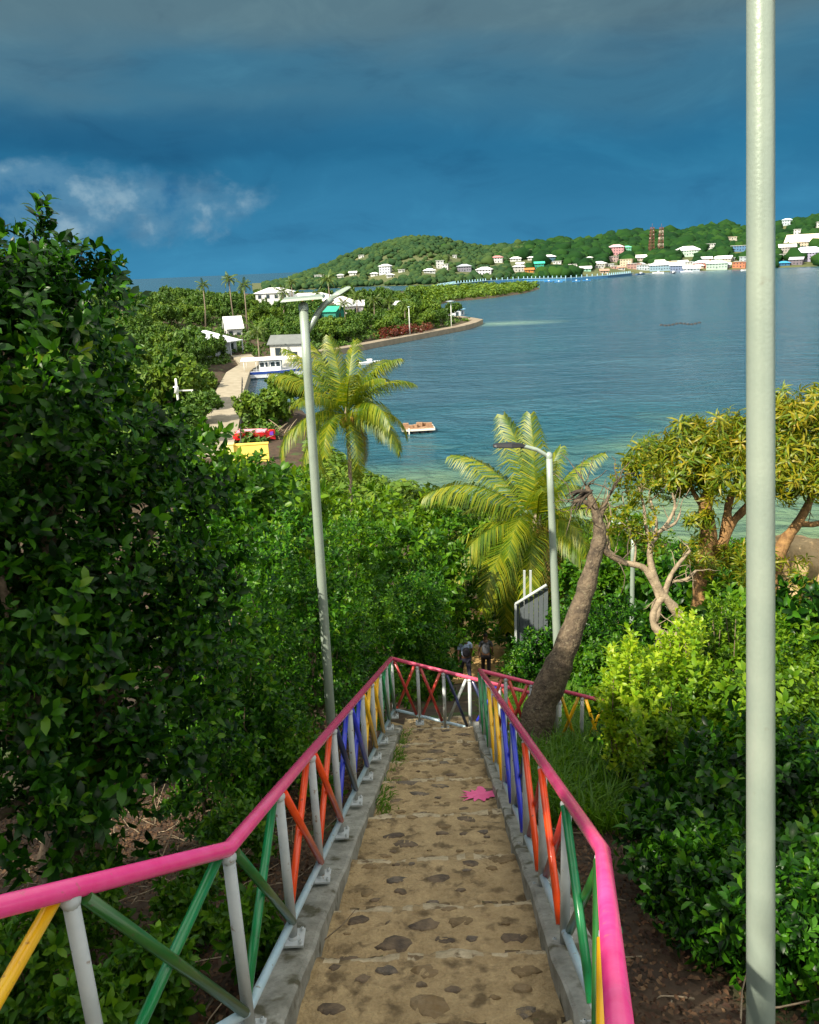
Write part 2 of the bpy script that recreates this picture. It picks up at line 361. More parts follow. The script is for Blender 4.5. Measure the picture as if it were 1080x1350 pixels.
# ------------------------------------------------------------ water
def water_mat():
    m = bpy.data.materials.new('sea_water'); m.use_nodes = True; nt = m.node_tree; N = nt.nodes; L = nt.links
    b = N['Principled BSDF']; b.inputs['Roughness'].default_value = .22; b.inputs['IOR'].default_value = 1.33
    tc = N.new('ShaderNodeTexCoord')
    def noise(sc, det, mp=(1, 1, 1), dist=0):
        a = N.new('ShaderNodeMapping'); a.inputs['Scale'].default_value = mp; L.new(tc.outputs['Object'], a.inputs[0])
        n = N.new('ShaderNodeTexNoise'); n.inputs['Scale'].default_value = sc; n.inputs['Detail'].default_value = det; n.inputs['Distortion'].default_value = dist
        L.new(a.outputs[0], n.inputs['Vector']); return n.outputs[0]
    sp = N.new('ShaderNodeSeparateXYZ'); L.new(tc.outputs['Object'], sp.inputs[0])
    mr = N.new('ShaderNodeMapRange'); mr.inputs[1].default_value = 55; mr.inputs[2].default_value = 140; L.new(sp.outputs[1], mr.inputs[0])
    ad = N.new('ShaderNodeMath'); ad.operation = 'ADD'; L.new(mr.outputs[0], ad.inputs[0])
    s = N.new('ShaderNodeMath'); s.operation = 'MULTIPLY_ADD'; L.new(noise(.045, 4, (1, 1.6, 1)), s.inputs[0]); s.inputs[1].default_value = 1.1; s.inputs[2].default_value = -.55
    L.new(s.outputs[0], ad.inputs[1])
    r = N.new('ShaderNodeValToRGB'); e = r.color_ramp.elements; e.new(.3); e.new(.6)
    for k, (p, c) in enumerate([(0, (.13, .20, .10)), (.25, (.05, .125, .105)), (.5, (.013, .075, .105)), (1, (.026, .078, .115))]): e[k].position = p; e[k].color = (*c, 1)
    L.new(ad.outputs[0], r.inputs[0])
    # sandbank off the point
    vd = N.new('ShaderNodeVectorMath'); vd.operation = 'SUBTRACT'; L.new(tc.outputs['Object'], vd.inputs[0]); vd.inputs[1].default_value = (36, 288, 0)
    vs = N.new('ShaderNodeVectorMath'); vs.operation = 'MULTIPLY'; L.new(vd.outputs[0], vs.inputs[0]); vs.inputs[1].default_value = (1/22, 1/13, 0)
    ln = N.new('ShaderNodeVectorMath'); ln.operation = 'LENGTH'; L.new(vs.outputs[0], ln.inputs[0])
    mr2 = N.new('ShaderNodeMapRange'); mr2.inputs[1].default_value = 1.1; mr2.inputs[2].default_value = .2; L.new(ln.outputs[1], mr2.inputs[0])
    mm = N.new('ShaderNodeMath'); mm.operation = 'MULTIPLY'; L.new(mr2.outputs[0], mm.inputs[0]); mm.inputs[1].default_value = .55
    mx = N.new('ShaderNodeMix'); mx.data_type = 'RGBA'; L.new(mm.outputs[0], mx.inputs[0]); L.new(r.outputs[0], mx.inputs[6]); mx.inputs[7].default_value = (.20, .32, .24, 1)
    # wind streaks
    w = noise(.02, 5, (1, 3.5, 1), .6); rw = N.new('ShaderNodeValToRGB'); rw.color_ramp.elements[0].position = .42; rw.color_ramp.elements[1].position = .66
    rw.color_ramp.elements[0].color = (1, 1, 1, 1); rw.color_ramp.elements[1].color = (1.25, 1.2, 1.15, 1); L.new(w, rw.inputs[0])
    mu = N.new('ShaderNodeMix'); mu.data_type = 'RGBA'; mu.blend_type = 'MULTIPLY'; mu.inputs[0].default_value = 1; L.new(mx.outputs[2], mu.inputs[6]); L.new(rw.outputs[0], mu.inputs[7])
    L.new(mu.outputs[2], b.inputs['Base Color'])
    fd = N.new('ShaderNodeMapRange'); fd.inputs[1].default_value = 150; fd.inputs[2].default_value = 1100; fd.inputs[3].default_value = 1; fd.inputs[4].default_value = .12; L.new(sp.outputs[1], fd.inputs[0])
    def stren(b_, k):
        q = N.new('ShaderNodeMath'); q.operation = 'MULTIPLY'; q.inputs[1].default_value = k; L.new(fd.outputs[0], q.inputs[0]); L.new(q.outputs[0], b_.inputs['Strength'])
    b1 = N.new('ShaderNodeBump'); stren(b1, .9); b1.inputs['Distance'].default_value = 1.0; L.new(noise(.42, 7, (.8, 1.2, 1), .9), b1.inputs['Height'])
    b2 = N.new('ShaderNodeBump'); stren(b2, .8); b2.inputs['Distance'].default_value = 2.2; L.new(noise(.13, 4, (.7, 1.2, 1), .8), b2.inputs['Height']); L.new(b1.outputs[0], b2.inputs['Normal'])
    L.new(b2.outputs[0], b.inputs['Normal'])
    return m
MT['water'] = water_mat()
mb = MB(); mb.add([(-25000, -200, 0), (25000, -200, 0), (25000, 40000, 0), (-25000, 40000, 0)], [(0, 1, 2, 3)])
tag(mb.build('water', MT['water']), kind='structure')

# ------------------------------------------------------------ far hills (heights over a shore line given by bearing)
sk_x = np.array([340, 385, 430, 480, 515, 545, 575, 610, 645, 700, 760, 800, 850, 900, 950, 985, 1030, 1080, 1200, 1400])
sk_y = np.array([372, 363, 346, 326, 314, 308, 310, 318, 322, 320, 317, 311, 305, 304, 297, 301, 292, 286, 272, 262.])
sh_x = np.array([340, 400, 480, 560, 650, 700, 740, 790, 850, 950, 1080, 1200, 1400])
sh_y = np.array([384, 382, 378, 376, 371, 369, 367, 364, 360, 356, 351, 345, 336.])
def bearing(px):
    d = ray(px, 350); return math.atan2(d.x, d.y)
def col(px):
    sp = G(px, float(np.interp(px, sh_x, sh_y)), 0); ds = math.hypot(sp.x, sp.y)
    d = ray(px, float(np.interp(px, sk_x, sk_y))); tanv = d.z/math.hypot(d.x, d.y)
    dep = 420 if px < 640 else 330
    dr = ds + dep; hr = max(EYE + tanv*dr - 7, 1.5)
    return ds, dr, hr
def hill_h(px, r):
    ds, dr, hr = col(px); t = (r-ds)/(dr-ds)
    if t < 0: return -2.0 + t*5 if t > -.2 else -3
    if t <= 1:
        s = t*t*(3-2*t); pw = .55*t + .45*s
        return 1.0*min(1, t*30) + (hr-1)*pw + math.sin(r*.03+px*.05)*hr*.025*t
    return max(hr*(1-(t-1)**2*.8), -5)
hpx = np.concatenate([np.arange(330, 660, 5), np.arange(660, 1420, 8)]); nt_ = 46
HV = []; 
for px in hpx:
    ds, dr, hr = col(px); az = bearing(px)
    for t in np.linspace(-.06, 2.0, nt_):
        r = ds + t*(dr-ds); HV.append((math.sin(az)*r, math.cos(az)*r, hill_h(px, r)))
n1 = len(hpx); I = np.arange(n1*nt_).reshape(n1, nt_)
Fq = np.stack([I[:-1, :-1], I[1:, :-1], I[1:, 1:], I[:-1, 1:]], -1).reshape(-1, 4)
MT['hill_soil'] = pm('hill_soil', (.05, .075, .02), (.10, .11, .035), .95, .02)
tag(npmesh('hills', HV, Fq, MT['hill_soil'], smooth=True), kind='structure')
def hill_hit(px, py):
    d = ray(px, py); hd = math.hypot(d.x, d.y); ds, dr, hr = col(px)
    for r in np.arange(ds, dr*1.15, 3):
        if EYE + d.z/hd*r <= hill_h(px, r): break
    az = bearing(px); return Vector((math.sin(az)*r, math.cos(az)*r, hill_h(px, r)))

# ------------------------------------------------------------ foliage kit
def leaf(L, Wd, droop=.15, base=(0, 0, 0), dirv=(0, 0, 1), up=(0, 1, 0), fold=.22, shape=.45):
    d = Vector(dirv).normalized(); u = Vector(up); u = (u - d*u.dot(d)); u = u.normalized() if u.length > 1e-5 else d.orthogonal().normalized()
    w = d.cross(u); b = Vector(base); h = Wd/2
    m1 = b + d*L*.36 + u*(L*droop*.2); m2 = b + d*L*.72 - u*(L*droop*.25); tip = b + d*L - u*(L*droop)
    V = [b, m1+w*h*.86+u*h*fold, m1, m1-w*h*.86+u*h*fold, m2+w*h*.84+u*h*fold, m2, m2-w*h*.84+u*h*fold, tip]
    return V, [(0, 1, 2), (0, 2, 3), (1, 4, 5), (1, 5, 2), (2, 5, 6), (2, 6, 3), (4, 7, 5), (5, 7, 6)]
def sprig(n, L, Wd, stem, spread, seed, tipn=3, droop=.2):
    r = random.Random(seed); V = []; F = []
    for k in range(n):
        if k < n-tipn: t = .25+.7*k/max(1, n-tipn); a = k*2.4+r.uniform(-.3, .3); sp = spread+r.uniform(-.25, .2)
        else: t = 1.0; a = k*6.283/tipn+r.uniform(-.4, .4); sp = spread*.6+r.uniform(-.2, .2)
        d = Vector((math.cos(a)*math.sin(sp), math.sin(a)*math.sin(sp), math.cos(sp)))
        up = Vector((0, 0, 1)) if sp > .3 else Vector((math.cos(a), math.sin(a), .2))
        s = r.uniform(.75, 1.15)
        v, f = leaf(L*s, Wd*s, droop*r.uniform(.3, 1.6), (r.uniform(-.1, .1)*L, r.uniform(-.1, .1)*L, stem*t), d, up)
        o = len(V); V += [tuple(p) for p in v]; F += [tuple(i+o for i in q) for q in f]
    return np.array(V, np.float32), np.array(F, np.int32)
def cards(n, size, seed, spread=1.0):      # loose cluster of simple leaf quads for distant crowns
    r = random.Random(seed); V = []; F = []
    for k in range(n):
        d = Vector((r.gauss(0, 1), r.gauss(0, 1), r.gauss(0, 1))).normalized()
        nrm = (d*.7 + Vector((r.gauss(0, .5), r.gauss(0, .5), r.gauss(.5, .4)))).normalized()
        u = nrm.orthogonal().normalized(); w = nrm.cross(u); a = r.uniform(0, 6.28); u, w = u*math.cos(a)+w*math.sin(a), w*math.cos(a)-u*math.sin(a)
        c = d*r.uniform(.2, 1)*spread; s = size*r.uniform(.6, 1.2); o = len(V)
        V += [tuple(c-u*s), tuple(c+w*s*.45), tuple(c+u*s), tuple(c-w*s*.45)]; F.append((o, o+1, o+2, o+3))
    return np.array(V, np.float32), np.array(F, np.int32)
def frames(D, roll):
    D = D/np.linalg.norm(D, axis=1, keepdims=True)
    a = np.where(np.abs(D[:, 2:3]) < .9, np.array([[0, 0, 1.]]), np.array([[1., 0, 0]]))
    U = np.cross(a, D); U /= np.linalg.norm(U, axis=1, keepdims=True); V = np.cross(D, U)
    c, s = np.cos(roll)[:, None], np.sin(roll)[:, None]
    return np.stack([U*c+V*s, V*c-U*s, D], axis=2)
def scatter(tpls, pos, D, scale, g):
    n = len(pos); which = g.integers(0, len(tpls), n); VV = []; FF = []; off = 0
    Rm = frames(D, g.uniform(0, 6.28, n))
    for k, (tv, tf) in enumerate(tpls):
        sel = np.where(which == k)[0]
        if not len(sel): continue
        v = np.einsum('nij,vj->nvi', Rm[sel], tv)*scale[sel][:, None, None] + pos[sel][:, None, :]
        f = tf[None] + (np.arange(len(sel))*len(tv))[:, None, None] + off
        VV.append(v.reshape(-1, 3)); FF.append(f.reshape(-1, tf.shape[1])); off += v.shape[0]*v.shape[1]
    return np.concatenate(VV), np.concatenate(FF)
def unit(n, g):
    d = g.normal(size=(n, 3)); return d/np.linalg.norm(d, axis=1, keepdims=True)
def crown_points(lobes, per_m2, g, sub=.42, upbias=.35, inner=.25, floor=None, shoots=.4):
    """twig roots on leafy sub-clumps spread over the lobes; lobes = [(centre, (rx,ry,rz))]"""
    PP = []; DD = []
    for c, r in lobes:
        c = np.array(c, float); r = np.array(r, float) if not np.isscalar(r) else np.array([r]*3, float)
        rm = r.mean(); ns = max(5, int(7.5/(sub*2.1)**2*g.uniform(.85, 1.1)))
        dirs = unit(ns, g); dirs[:, 2] = np.where(dirs[:, 2] < -.55, -dirs[:, 2], dirs[:, 2])
        sc = c + dirs*r*g.uniform(.66, 1.10, (ns, 1)); sr = rm*sub*g.uniform(.55, 1.3, ns)
        for p, q, dd in zip(sc, sr, dirs):
            n = max(3, int(per_m2*6.5*q*q)); u = unit(n, g); u = u + dd*.75; u /= np.linalg.norm(u, axis=1, keepdims=True)
            PP.append(p + u*q*g.uniform(.45, 1.0, (n, 1))*np.array([1, 1, .8])); e = u + g.normal(0, .35, (n, 3)); e[:, 2] += upbias; DD.append(e)
            if g.random() < shoots:
                ax = dd*.8 + g.normal(0, .35, 3); ax[2] += .7; ax /= np.linalg.norm(ax); m = max(3, int(q*per_m2*.9)); tt = np.linspace(.6, g.uniform(1.5, 2.1), m)[:, None]
                PP.append(p + ax*q*tt + g.normal(0, q*.13, (m, 3))*(2.1-tt)); e = ax + g.normal(0, .45, (m, 3)); DD.append(e)
        n = int(per_m2*12.6*rm*rm*inner); u = unit(n, g)
        PP.append(c + u*r*g.uniform(.3, .8, (n, 1))); e = u + g.normal(0, .4, (n, 3)); e[:, 2] += upbias; DD.append(e)
    PP = np.concatenate(PP); DD = np.concatenate(DD)
    if floor is not None:
        k = PP[:, 2] > floor(PP[:, 0], PP[:, 1]) + .05; PP = PP[k]; DD = DD[k]
    return PP, DD
SPR = {
 'broad': [sprig(n_, l_, l_*.48, .15, 1.1, s) for s, (n_, l_) in enumerate(((9, .10), (8, .085), (10, .075), (7, .115), (9, .09)))],
 'mid': [sprig(9, l_, l_*.46, .15, 1.1, 10+s) for s, l_ in enumerate((.10, .085, .075, .11))],
 'small': [sprig(10, .075, .036, .15, 1.05, 20+s) for s in range(4)],
 'upright': [sprig(11, .12, .055, .26, .85, 30+s, 4) for s in range(4)],
 'strap': [sprig(11, .24, .045, .10, 1.75, 40+s, 4, .45) for s in range(4)],
 'coarse': [sprig(7, .24, .11, .24, 1.1, 50+s) for s in range(4)],
 'card': [cards(7, .32, 60+s, .55) for s in range(4)],
}
def limb(mb, a, b, r0, r1, g, n=5, bend=.12, m=0, sides=7):
    a = Vector(a); b = Vector(b); L = (b-a).length; pts = []
    for k in range(n+1):
        t = k/n; p = a.lerp(b, t)
        if 0 < k < n: p = p + Vector(g.normal(0, 1, 3))*L*bend*.35
        pts.append(p)
    mb.tube(pts, [r0+(r1-r0)*k/n for k in range(n+1)], sides, m)
def tree(name, label, cat, base, lobes, leaf_mat, spr='mid', per_m2=16, seed=1, group=None, trunk=.07, bark='bark', scale=1.0, sub=.42, stems=1, upbias=.35, shoots=.4):
    """lobes in world space; base on the ground"""
    g = np.random.default_rng(seed); b = Vector(base); t = thing(name, label, cat, b, 0, group)
    L0 = [((Vector(c)-b), r) for c, r in lobes]
    pp, dd = crown_points(L0, per_m2, g, sub, upbias, floor=lambda x, y: H(x+b.x, y+b.y)-b.z, shoots=shoots)
    v, f = scatter(SPR[spr], pp, dd, g.uniform(.75, 1.25, len(pp))*scale, g)
    npmesh('crown', v, f, MT[leaf_mat], t)
    mb = MB(); cen = sum((Vector(c) for c, r in L0), Vector())/len(L0)
    for s in range(stems):
        o = Vector((g.normal(0, .12), g.normal(0, .12), -.15)) if stems > 1 else Vector((0, 0, -.2))
        fork = o.lerp(cen, .45) + Vector(g.normal(0, .05, 3)); limb(mb, o, fork, trunk, trunk*.7, g, 5, .08)
        for k, (c, r) in enumerate(L0):
            if k % stems == s: limb(mb, fork, Vector(c), trunk*.55, trunk*.16, g, 5, .16)
    mb.build('trunk', MT[bark], t); return t
def column_lobes(base, top_z, rad, g, n=9):
    """a bushy crown from near the ground up to top_z"""
    h = top_z-base.z; out = []
    for k in range(n):
        t = (k+.5)/n; zc = base.z + h*(.12+.76*t); w = rad*(1-.55*max(0, t-.45)/.55)
        a = k*2.4+g.uniform(-.5, .5); q = w*g.uniform(.35, .7)
        rr = min(rad*g.uniform(.45, .62), h*.45)
        zc = min(zc, top_z-rr*.75)
        out.append(((base.x+math.cos(a)*q, base.y+math.sin(a)*q, zc), (rr, rr, rr*.85)))
    out.append(((base.x, base.y, top_z-rad*.4), (rad*.5, rad*.5, rad*.42)))
    return out
def bush(px, pytop, Z, rpx, var='dark', spr='mid', label=None, group=None, seed=None, name='bush', cat='bush', dens=None, stems=3, n=9, scale=1.0, trunk=.035, shoots=.4):
    tp = P(px, pytop, Z); rad = rpx/FOC*Z; gz = Hs(tp.x, tp.y); base = Vector((tp.x, tp.y, gz))
    if tp.z < gz+.5: tp.z = gz+.5
    seed = seed if seed is not None else int(px*7+pytop*13+Z*31) % 99991
    g = np.random.default_rng(seed)
    dens = dens or {'mid': 24, 'small': 28, 'broad': 26, 'upright': 17, 'coarse': 8, 'strap': 12, 'card': 3}[spr]
    return tree(name, label, cat, base, column_lobes(base, tp.z, rad, g, n), 'leaf_'+var, spr, dens, seed, group, trunk, stems=stems, scale=scale, shoots=shoots)

# ------------------------------------------------------------ big broadleaf tree on the left
def lobeP(px, py, Z, r): p = P(px, py, Z); q = r/FOC*Z; return (tuple(p), (q, q, q*.9))
lb = [lobeP(*a) for a in [(62, 430, 6.2, 85), (0, 362, 6.0, 50), (98, 392, 6.1, 45), (-10, 450, 6.0, 90), (0, 500, 5.6, 120), (95, 500, 6.0, 95), (135, 575, 6.3, 75), (165, 640, 6.3, 80), (40, 620, 5.6, 130),
                          (200, 700, 6.4, 80), (110, 760, 5.8, 130), (0, 760, 5.4, 130), (205, 800, 6.4, 80), (225, 880, 6.5, 75), (20, 900, 5.4, 140), (140, 900, 5.9, 120), (215, 965, 6.6, 75), (70, 1010, 5.4, 120), (165, 1040, 6.0, 80),
                          (-80, 600, 5.6, 150), (-90, 850, 5.4, 160), (-20, 1090, 5.0, 90)]]
bp_ = P(40, 900, 6.2); tree('broadleaf_tree', 'tall dark glossy broadleaf tree filling the left edge of the view, leaves against the sky', 'tree',
     (bp_.x, bp_.y, Hs(bp_.x, bp_.y)), lb, 'leaf_dark', 'broad', 44, 5, None, .16, sub=.34, stems=3, shoots=.3)
g_th = 'bushes in the thicket left of the stairs'
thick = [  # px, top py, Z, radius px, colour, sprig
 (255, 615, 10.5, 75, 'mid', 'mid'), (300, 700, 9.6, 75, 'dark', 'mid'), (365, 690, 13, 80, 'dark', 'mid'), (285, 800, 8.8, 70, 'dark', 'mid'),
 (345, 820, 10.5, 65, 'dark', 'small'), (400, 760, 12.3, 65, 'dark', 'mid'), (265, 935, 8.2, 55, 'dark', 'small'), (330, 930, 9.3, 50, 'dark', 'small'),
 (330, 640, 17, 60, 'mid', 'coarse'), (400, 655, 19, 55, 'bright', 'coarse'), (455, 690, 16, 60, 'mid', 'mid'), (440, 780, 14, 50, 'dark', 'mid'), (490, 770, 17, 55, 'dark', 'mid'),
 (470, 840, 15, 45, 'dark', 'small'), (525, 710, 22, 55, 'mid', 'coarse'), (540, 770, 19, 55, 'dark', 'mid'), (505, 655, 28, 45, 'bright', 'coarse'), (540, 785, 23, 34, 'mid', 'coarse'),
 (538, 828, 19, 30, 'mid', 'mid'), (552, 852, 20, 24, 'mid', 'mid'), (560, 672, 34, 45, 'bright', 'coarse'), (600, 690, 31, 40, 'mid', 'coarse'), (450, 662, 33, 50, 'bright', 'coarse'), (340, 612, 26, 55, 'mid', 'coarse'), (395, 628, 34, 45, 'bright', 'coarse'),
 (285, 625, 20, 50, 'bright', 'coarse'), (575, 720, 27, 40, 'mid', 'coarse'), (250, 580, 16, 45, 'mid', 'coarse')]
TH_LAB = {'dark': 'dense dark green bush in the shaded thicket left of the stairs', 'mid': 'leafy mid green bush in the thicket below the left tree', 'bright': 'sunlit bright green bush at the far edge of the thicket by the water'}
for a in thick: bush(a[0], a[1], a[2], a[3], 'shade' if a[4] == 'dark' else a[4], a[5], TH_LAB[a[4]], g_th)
g_sl = 'bushes on the slope beyond the landing'
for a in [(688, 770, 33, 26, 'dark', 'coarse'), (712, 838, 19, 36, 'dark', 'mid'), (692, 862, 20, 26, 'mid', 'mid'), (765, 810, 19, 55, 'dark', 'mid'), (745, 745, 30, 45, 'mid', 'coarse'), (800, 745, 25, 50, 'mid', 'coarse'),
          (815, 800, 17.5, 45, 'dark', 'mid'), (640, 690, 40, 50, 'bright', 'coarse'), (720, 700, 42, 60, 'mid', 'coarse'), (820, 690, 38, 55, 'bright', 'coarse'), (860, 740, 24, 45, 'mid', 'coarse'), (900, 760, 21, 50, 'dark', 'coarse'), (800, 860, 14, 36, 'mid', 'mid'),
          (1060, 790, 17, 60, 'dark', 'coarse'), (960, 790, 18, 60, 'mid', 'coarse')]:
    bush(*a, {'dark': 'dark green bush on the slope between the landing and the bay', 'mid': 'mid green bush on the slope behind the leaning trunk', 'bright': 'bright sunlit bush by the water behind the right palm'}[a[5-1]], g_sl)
# right-hand bank of glossy bushes
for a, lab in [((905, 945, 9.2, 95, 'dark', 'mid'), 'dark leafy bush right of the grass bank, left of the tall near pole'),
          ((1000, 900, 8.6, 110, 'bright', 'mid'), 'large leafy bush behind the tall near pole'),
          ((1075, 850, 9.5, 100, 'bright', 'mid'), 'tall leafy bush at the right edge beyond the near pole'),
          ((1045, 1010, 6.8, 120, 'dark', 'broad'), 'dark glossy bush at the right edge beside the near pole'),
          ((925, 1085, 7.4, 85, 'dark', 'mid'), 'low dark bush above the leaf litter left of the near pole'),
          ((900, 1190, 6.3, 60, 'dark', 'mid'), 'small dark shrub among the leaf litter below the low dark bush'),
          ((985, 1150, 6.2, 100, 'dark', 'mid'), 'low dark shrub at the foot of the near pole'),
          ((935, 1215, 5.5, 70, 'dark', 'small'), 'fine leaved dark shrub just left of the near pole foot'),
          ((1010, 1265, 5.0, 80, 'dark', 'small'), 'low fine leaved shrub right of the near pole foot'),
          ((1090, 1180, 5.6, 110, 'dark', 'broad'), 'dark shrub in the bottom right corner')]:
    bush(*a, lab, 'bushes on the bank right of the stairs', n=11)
def shoot_shrub(label, Z, tips, leaf_mat, seed, base_px, group, scale=1.0):
    """a shrub of long leafy shoots that fan up from one foot"""
    g = np.random.default_rng(seed); f0 = P(base_px, 960, Z); base = Vector((f0.x, f0.y, Hs(f0.x, f0.y))); t = thing('shrub', label, 'shrub', base, 0, group)
    PP = []; DD = []; mb = MB()
    for (px, py) in tips:
        for r_ in range(3):
            tip = P(px+g.normal(0, 6*(r_ > 0)), py+abs(g.normal(0, 16))*(r_ > 0), Z+g.normal(0, .35)) - base; mid = Vector((tip.x*.75+g.normal(0, .08), tip.y*.75+g.normal(0, .1), tip.z*.5)); pts = []
            for k in range(13):
                u = k/12; pts.append(mid*2*u*(1-u) + tip*u*u)
            mb.tube(pts[::3], [.016, .013, .01, .007, .004], 5)
            for k in range(4, 13):
                n = 2 if k < 12 else 3
                for j in range(n):
                    d = (pts[k]-pts[k-1]).normalized(); PP.append(pts[k]+Vector(g.normal(0, .035, 3))); DD.append(np.array(d)*.9+g.normal(0, .42, 3)+np.array([0, 0, .25]))
    v, f = scatter(SPR['upright'], np.array([tuple(p) for p in PP]), np.array(DD), g.uniform(.55, .9, len(PP))*scale, g); npmesh('crown', v, f, MT[leaf_mat], t); mb.build('trunk', MT['bark'], t); return t
gs_ = 'sunlit shrubs above the grass bank'
shoot_shrub('vivid yellow green shrub of upright shoots lit by the sun right of the leaning trunk', 9.2, [(808, 884), (820, 868), (833, 858), (846, 872), (857, 889), (832, 896), (815, 905), (843, 915), (862, 912), (826, 925), (803, 915), (850, 935), (872, 930)], 'leaf_yellow', 71, 838, gs_)
shoot_shrub('taller yellow green shrub of upright shoots behind the vivid one', 9.9, [(872, 868), (884, 846), (897, 832), (908, 842), (918, 856), (898, 866), (880, 886), (912, 880), (892, 900), (925, 885), (905, 905), (935, 900)], 'leaf_yellow', 72, 895, gs_)
shoot_shrub('bright green shrub of leafy shoots reaching up under the mango tree', 10.4, [(928, 838), (940, 815), (952, 800), (965, 815), (975, 835), (945, 850), (960, 860), (932, 870), (978, 870), (950, 885), (968, 895), (940, 910)], 'leaf_bright', 73, 950, gs_)
shoot_shrub('mid green shrub of leafy shoots in front of the yellow green ones', 8.8, [(850, 940), (868, 930), (885, 922), (902, 930), (920, 935), (862, 960), (880, 955), (900, 960), (838, 965), (915, 970), (870, 985), (890, 990)], 'leaf_bright', 74, 878, gs_)

# ------------------------------------------------------------ palms
def frond(L, az, el, droop, g, nl=84, wd=.034, ll=.74, old=False):
    """leaflets along an arching rachis; returns verts, faces"""
    V = []; F = []; pts = []; tang = []
    p = Vector((0, 0, 0)); e = el; st = L/14
    for k in range(15):
        pts.append(p.copy()); t = Vector((math.cos(az)*math.cos(e), math.sin(az)*math.cos(e), math.sin(e))); tang.append(t)
        p = p + t*st; e -= droop/14*(0.5+1.0*k/14)
    side0 = Vector((-math.sin(az), math.cos(az), 0))
    # rachis strip
    for k in range(14):
        w = .035*(1-k/15)*L/3.5
        a, b = pts[k], pts[k+1]; n_ = side0.cross(tang[k]); o = len(V)
        V += [a-side0*w, a+n_*w, a+side0*w, b-side0*w*.93, b+n_*w*.93, b+side0*w*.93]; F += [(o, o+1, o+4, o+3), (o+1, o+2, o+5, o+4)]
    twist = g.uniform(-.35, .35)
    for i in range(nl):
        u = .13 + .87*i/(nl-1); k = min(13, int(u*14)); f = u*14-k; c = pts[k].lerp(pts[k+1], min(f, 1)); t = tang[k]
        nrm = side0.cross(t).normalized()
        for s in (-1, 1):
            sd = (side0*s*math.cos(twist) + nrm*math.sin(twist)*s)
            ln = L*ll*.36*(math.sin(min(1, u*.86+.11)*math.pi)**.6*.9+.18)*g.uniform(.85, 1.1)
            d = (sd*.75 + t*(.3+.7*u) + nrm*.15 - Vector((0, 0, g.uniform(.0, .25)))).normalized(); d2 = (d*.6 + Vector((0, 0, -1))*(.85 if not old else 1.3)*g.uniform(.6, 1.4)).normalized()
            q = c + d*ln*.5; r = q + d2*ln*.5; w = t*wd*L/3.5*.9
            o = len(V); V += [c-w*.5, c+w*.5, q+w*.6, q-w*.6, r]; F += [(o, o+1, o+2, o+3), (o+3, o+2, o+4, o+4)]
    F2 = []
    for f in F:
        if f[2] == f[3]: F2.append((f[0], f[1], f[2]))
        else: F2 += [(f[0], f[1], f[2]), (f[0], f[2], f[3])]
    return np.array([tuple(v) for v in V], np.float32), np.array(F2, np.int32)
def palm(label, base, top, specs, L, seed, nuts=True, trim=1.0):
    g = np.random.default_rng(seed); base = Vector(base); top = Vector(top)
    t = thing('coconut_palm', label, 'palm tree', base); r = top-base
    mb = MB(); n = 26; pts = []; rad = []
    for k in range(n+1):
        u = k/n; bend = math.sin(u*math.pi)*.12
        pts.append(Vector((r.x*u**1.4+bend, r.y*u, r.z*u-(.2 if k == 0 else 0)))); rad.append((.17-.05*u+.05*max(0, 1-u*7))*(1.05 if k % 2 else .96))
    mb.tube(pts, rad, 10); mb.build('trunk', MT['palm_bark'], t)
    cm = MB(); cm.lathe([(.10, -.5), (.17, -.25), (.2, 0), (.13, .25), (.03, .6)], 10, tuple(r)); cm.build('crown_heart', MT['palm_bark'], t)
    for (az, el, dr, s) in specs:
        if el > .3 and math.cos(az) > .35: s *= trim
        old = el < -.2
        v, f = frond(L*s, az, el, dr, g, old=old); npmesh('frond', v+np.array(r)+np.array([math.cos(az), math.sin(az), .6])*.1, f, MT['leaf_palm_old' if el < -.33 and g.random() < .6 else 'leaf_palm'], t)
    if nuts:
        for k in range(9):
            a = k*.8; c = MB(); q = .16*L/4
            c.lathe([(0, -q*1.25), (q*.7, -q*.9), (q, -.1*q), (q*.8, q*.7), (.01, q*1.2)], 9, (r.x+math.cos(a)*.33, r.y+math.sin(a)*.33, r.z-.32-.12*(k % 3)))
            c.build('coconut', MT['coconut'], t)
    return t
MT['coconut'] = pm('coconut', (.30, .20, .03), (.38, .16, .03), .5, 4)
def sym(n, seed, el0=1.15, el1=-.5, dk=1.0):
    g = np.random.default_rng(seed); out = []
    for k in range(n):
        u = k/(n-1); out.append((k*2.39996+g.uniform(-.25, .25), el0+(el1-el0)*u+g.uniform(-.12, .12), dk*((1.0+.7*u*(1-.3*u))*min(1, .72+1.0*u)+g.uniform(-.2, .35)), g.uniform(.8, 1.08)))
    return out
tp = P(457, 548, 57); palm('sunlit coconut palm standing behind the left lamp post at the water', (tp.x-.2, tp.y, Hs(tp.x, tp.y)), tp, sym(26, 3, 1.3, -.42, 1.3)+[(2.5, 1.3, .7, 1.0), (2.9, 1.15, .8, 1.05), (2.1, 1.42, .5, .95), (1.2, 1.4, .6, .9), (3.3, .95, 1.0, 1.0)], 5.9, 21)
tp = P(708, 690, 31); palm('coconut palm with drooping yellow green fronds behind the right lamp post', (tp.x+.5, tp.y, Hs(tp.x, tp.y)), tp, sym(25, 8, 1.1, -.45, 1.4)+[(1.6, 1.45, .5, .85), (2.1, 1.36, .7, .9), (-1.2, 1.42, .6, .8), (.6, 1.4, .6, .85), (3.2, .15, 1.6, 1.12), (3.6, -.05, 1.4, 1.1), (4.1, .1, 1.5, 1.05)], 4.8, 22, trim=.72)

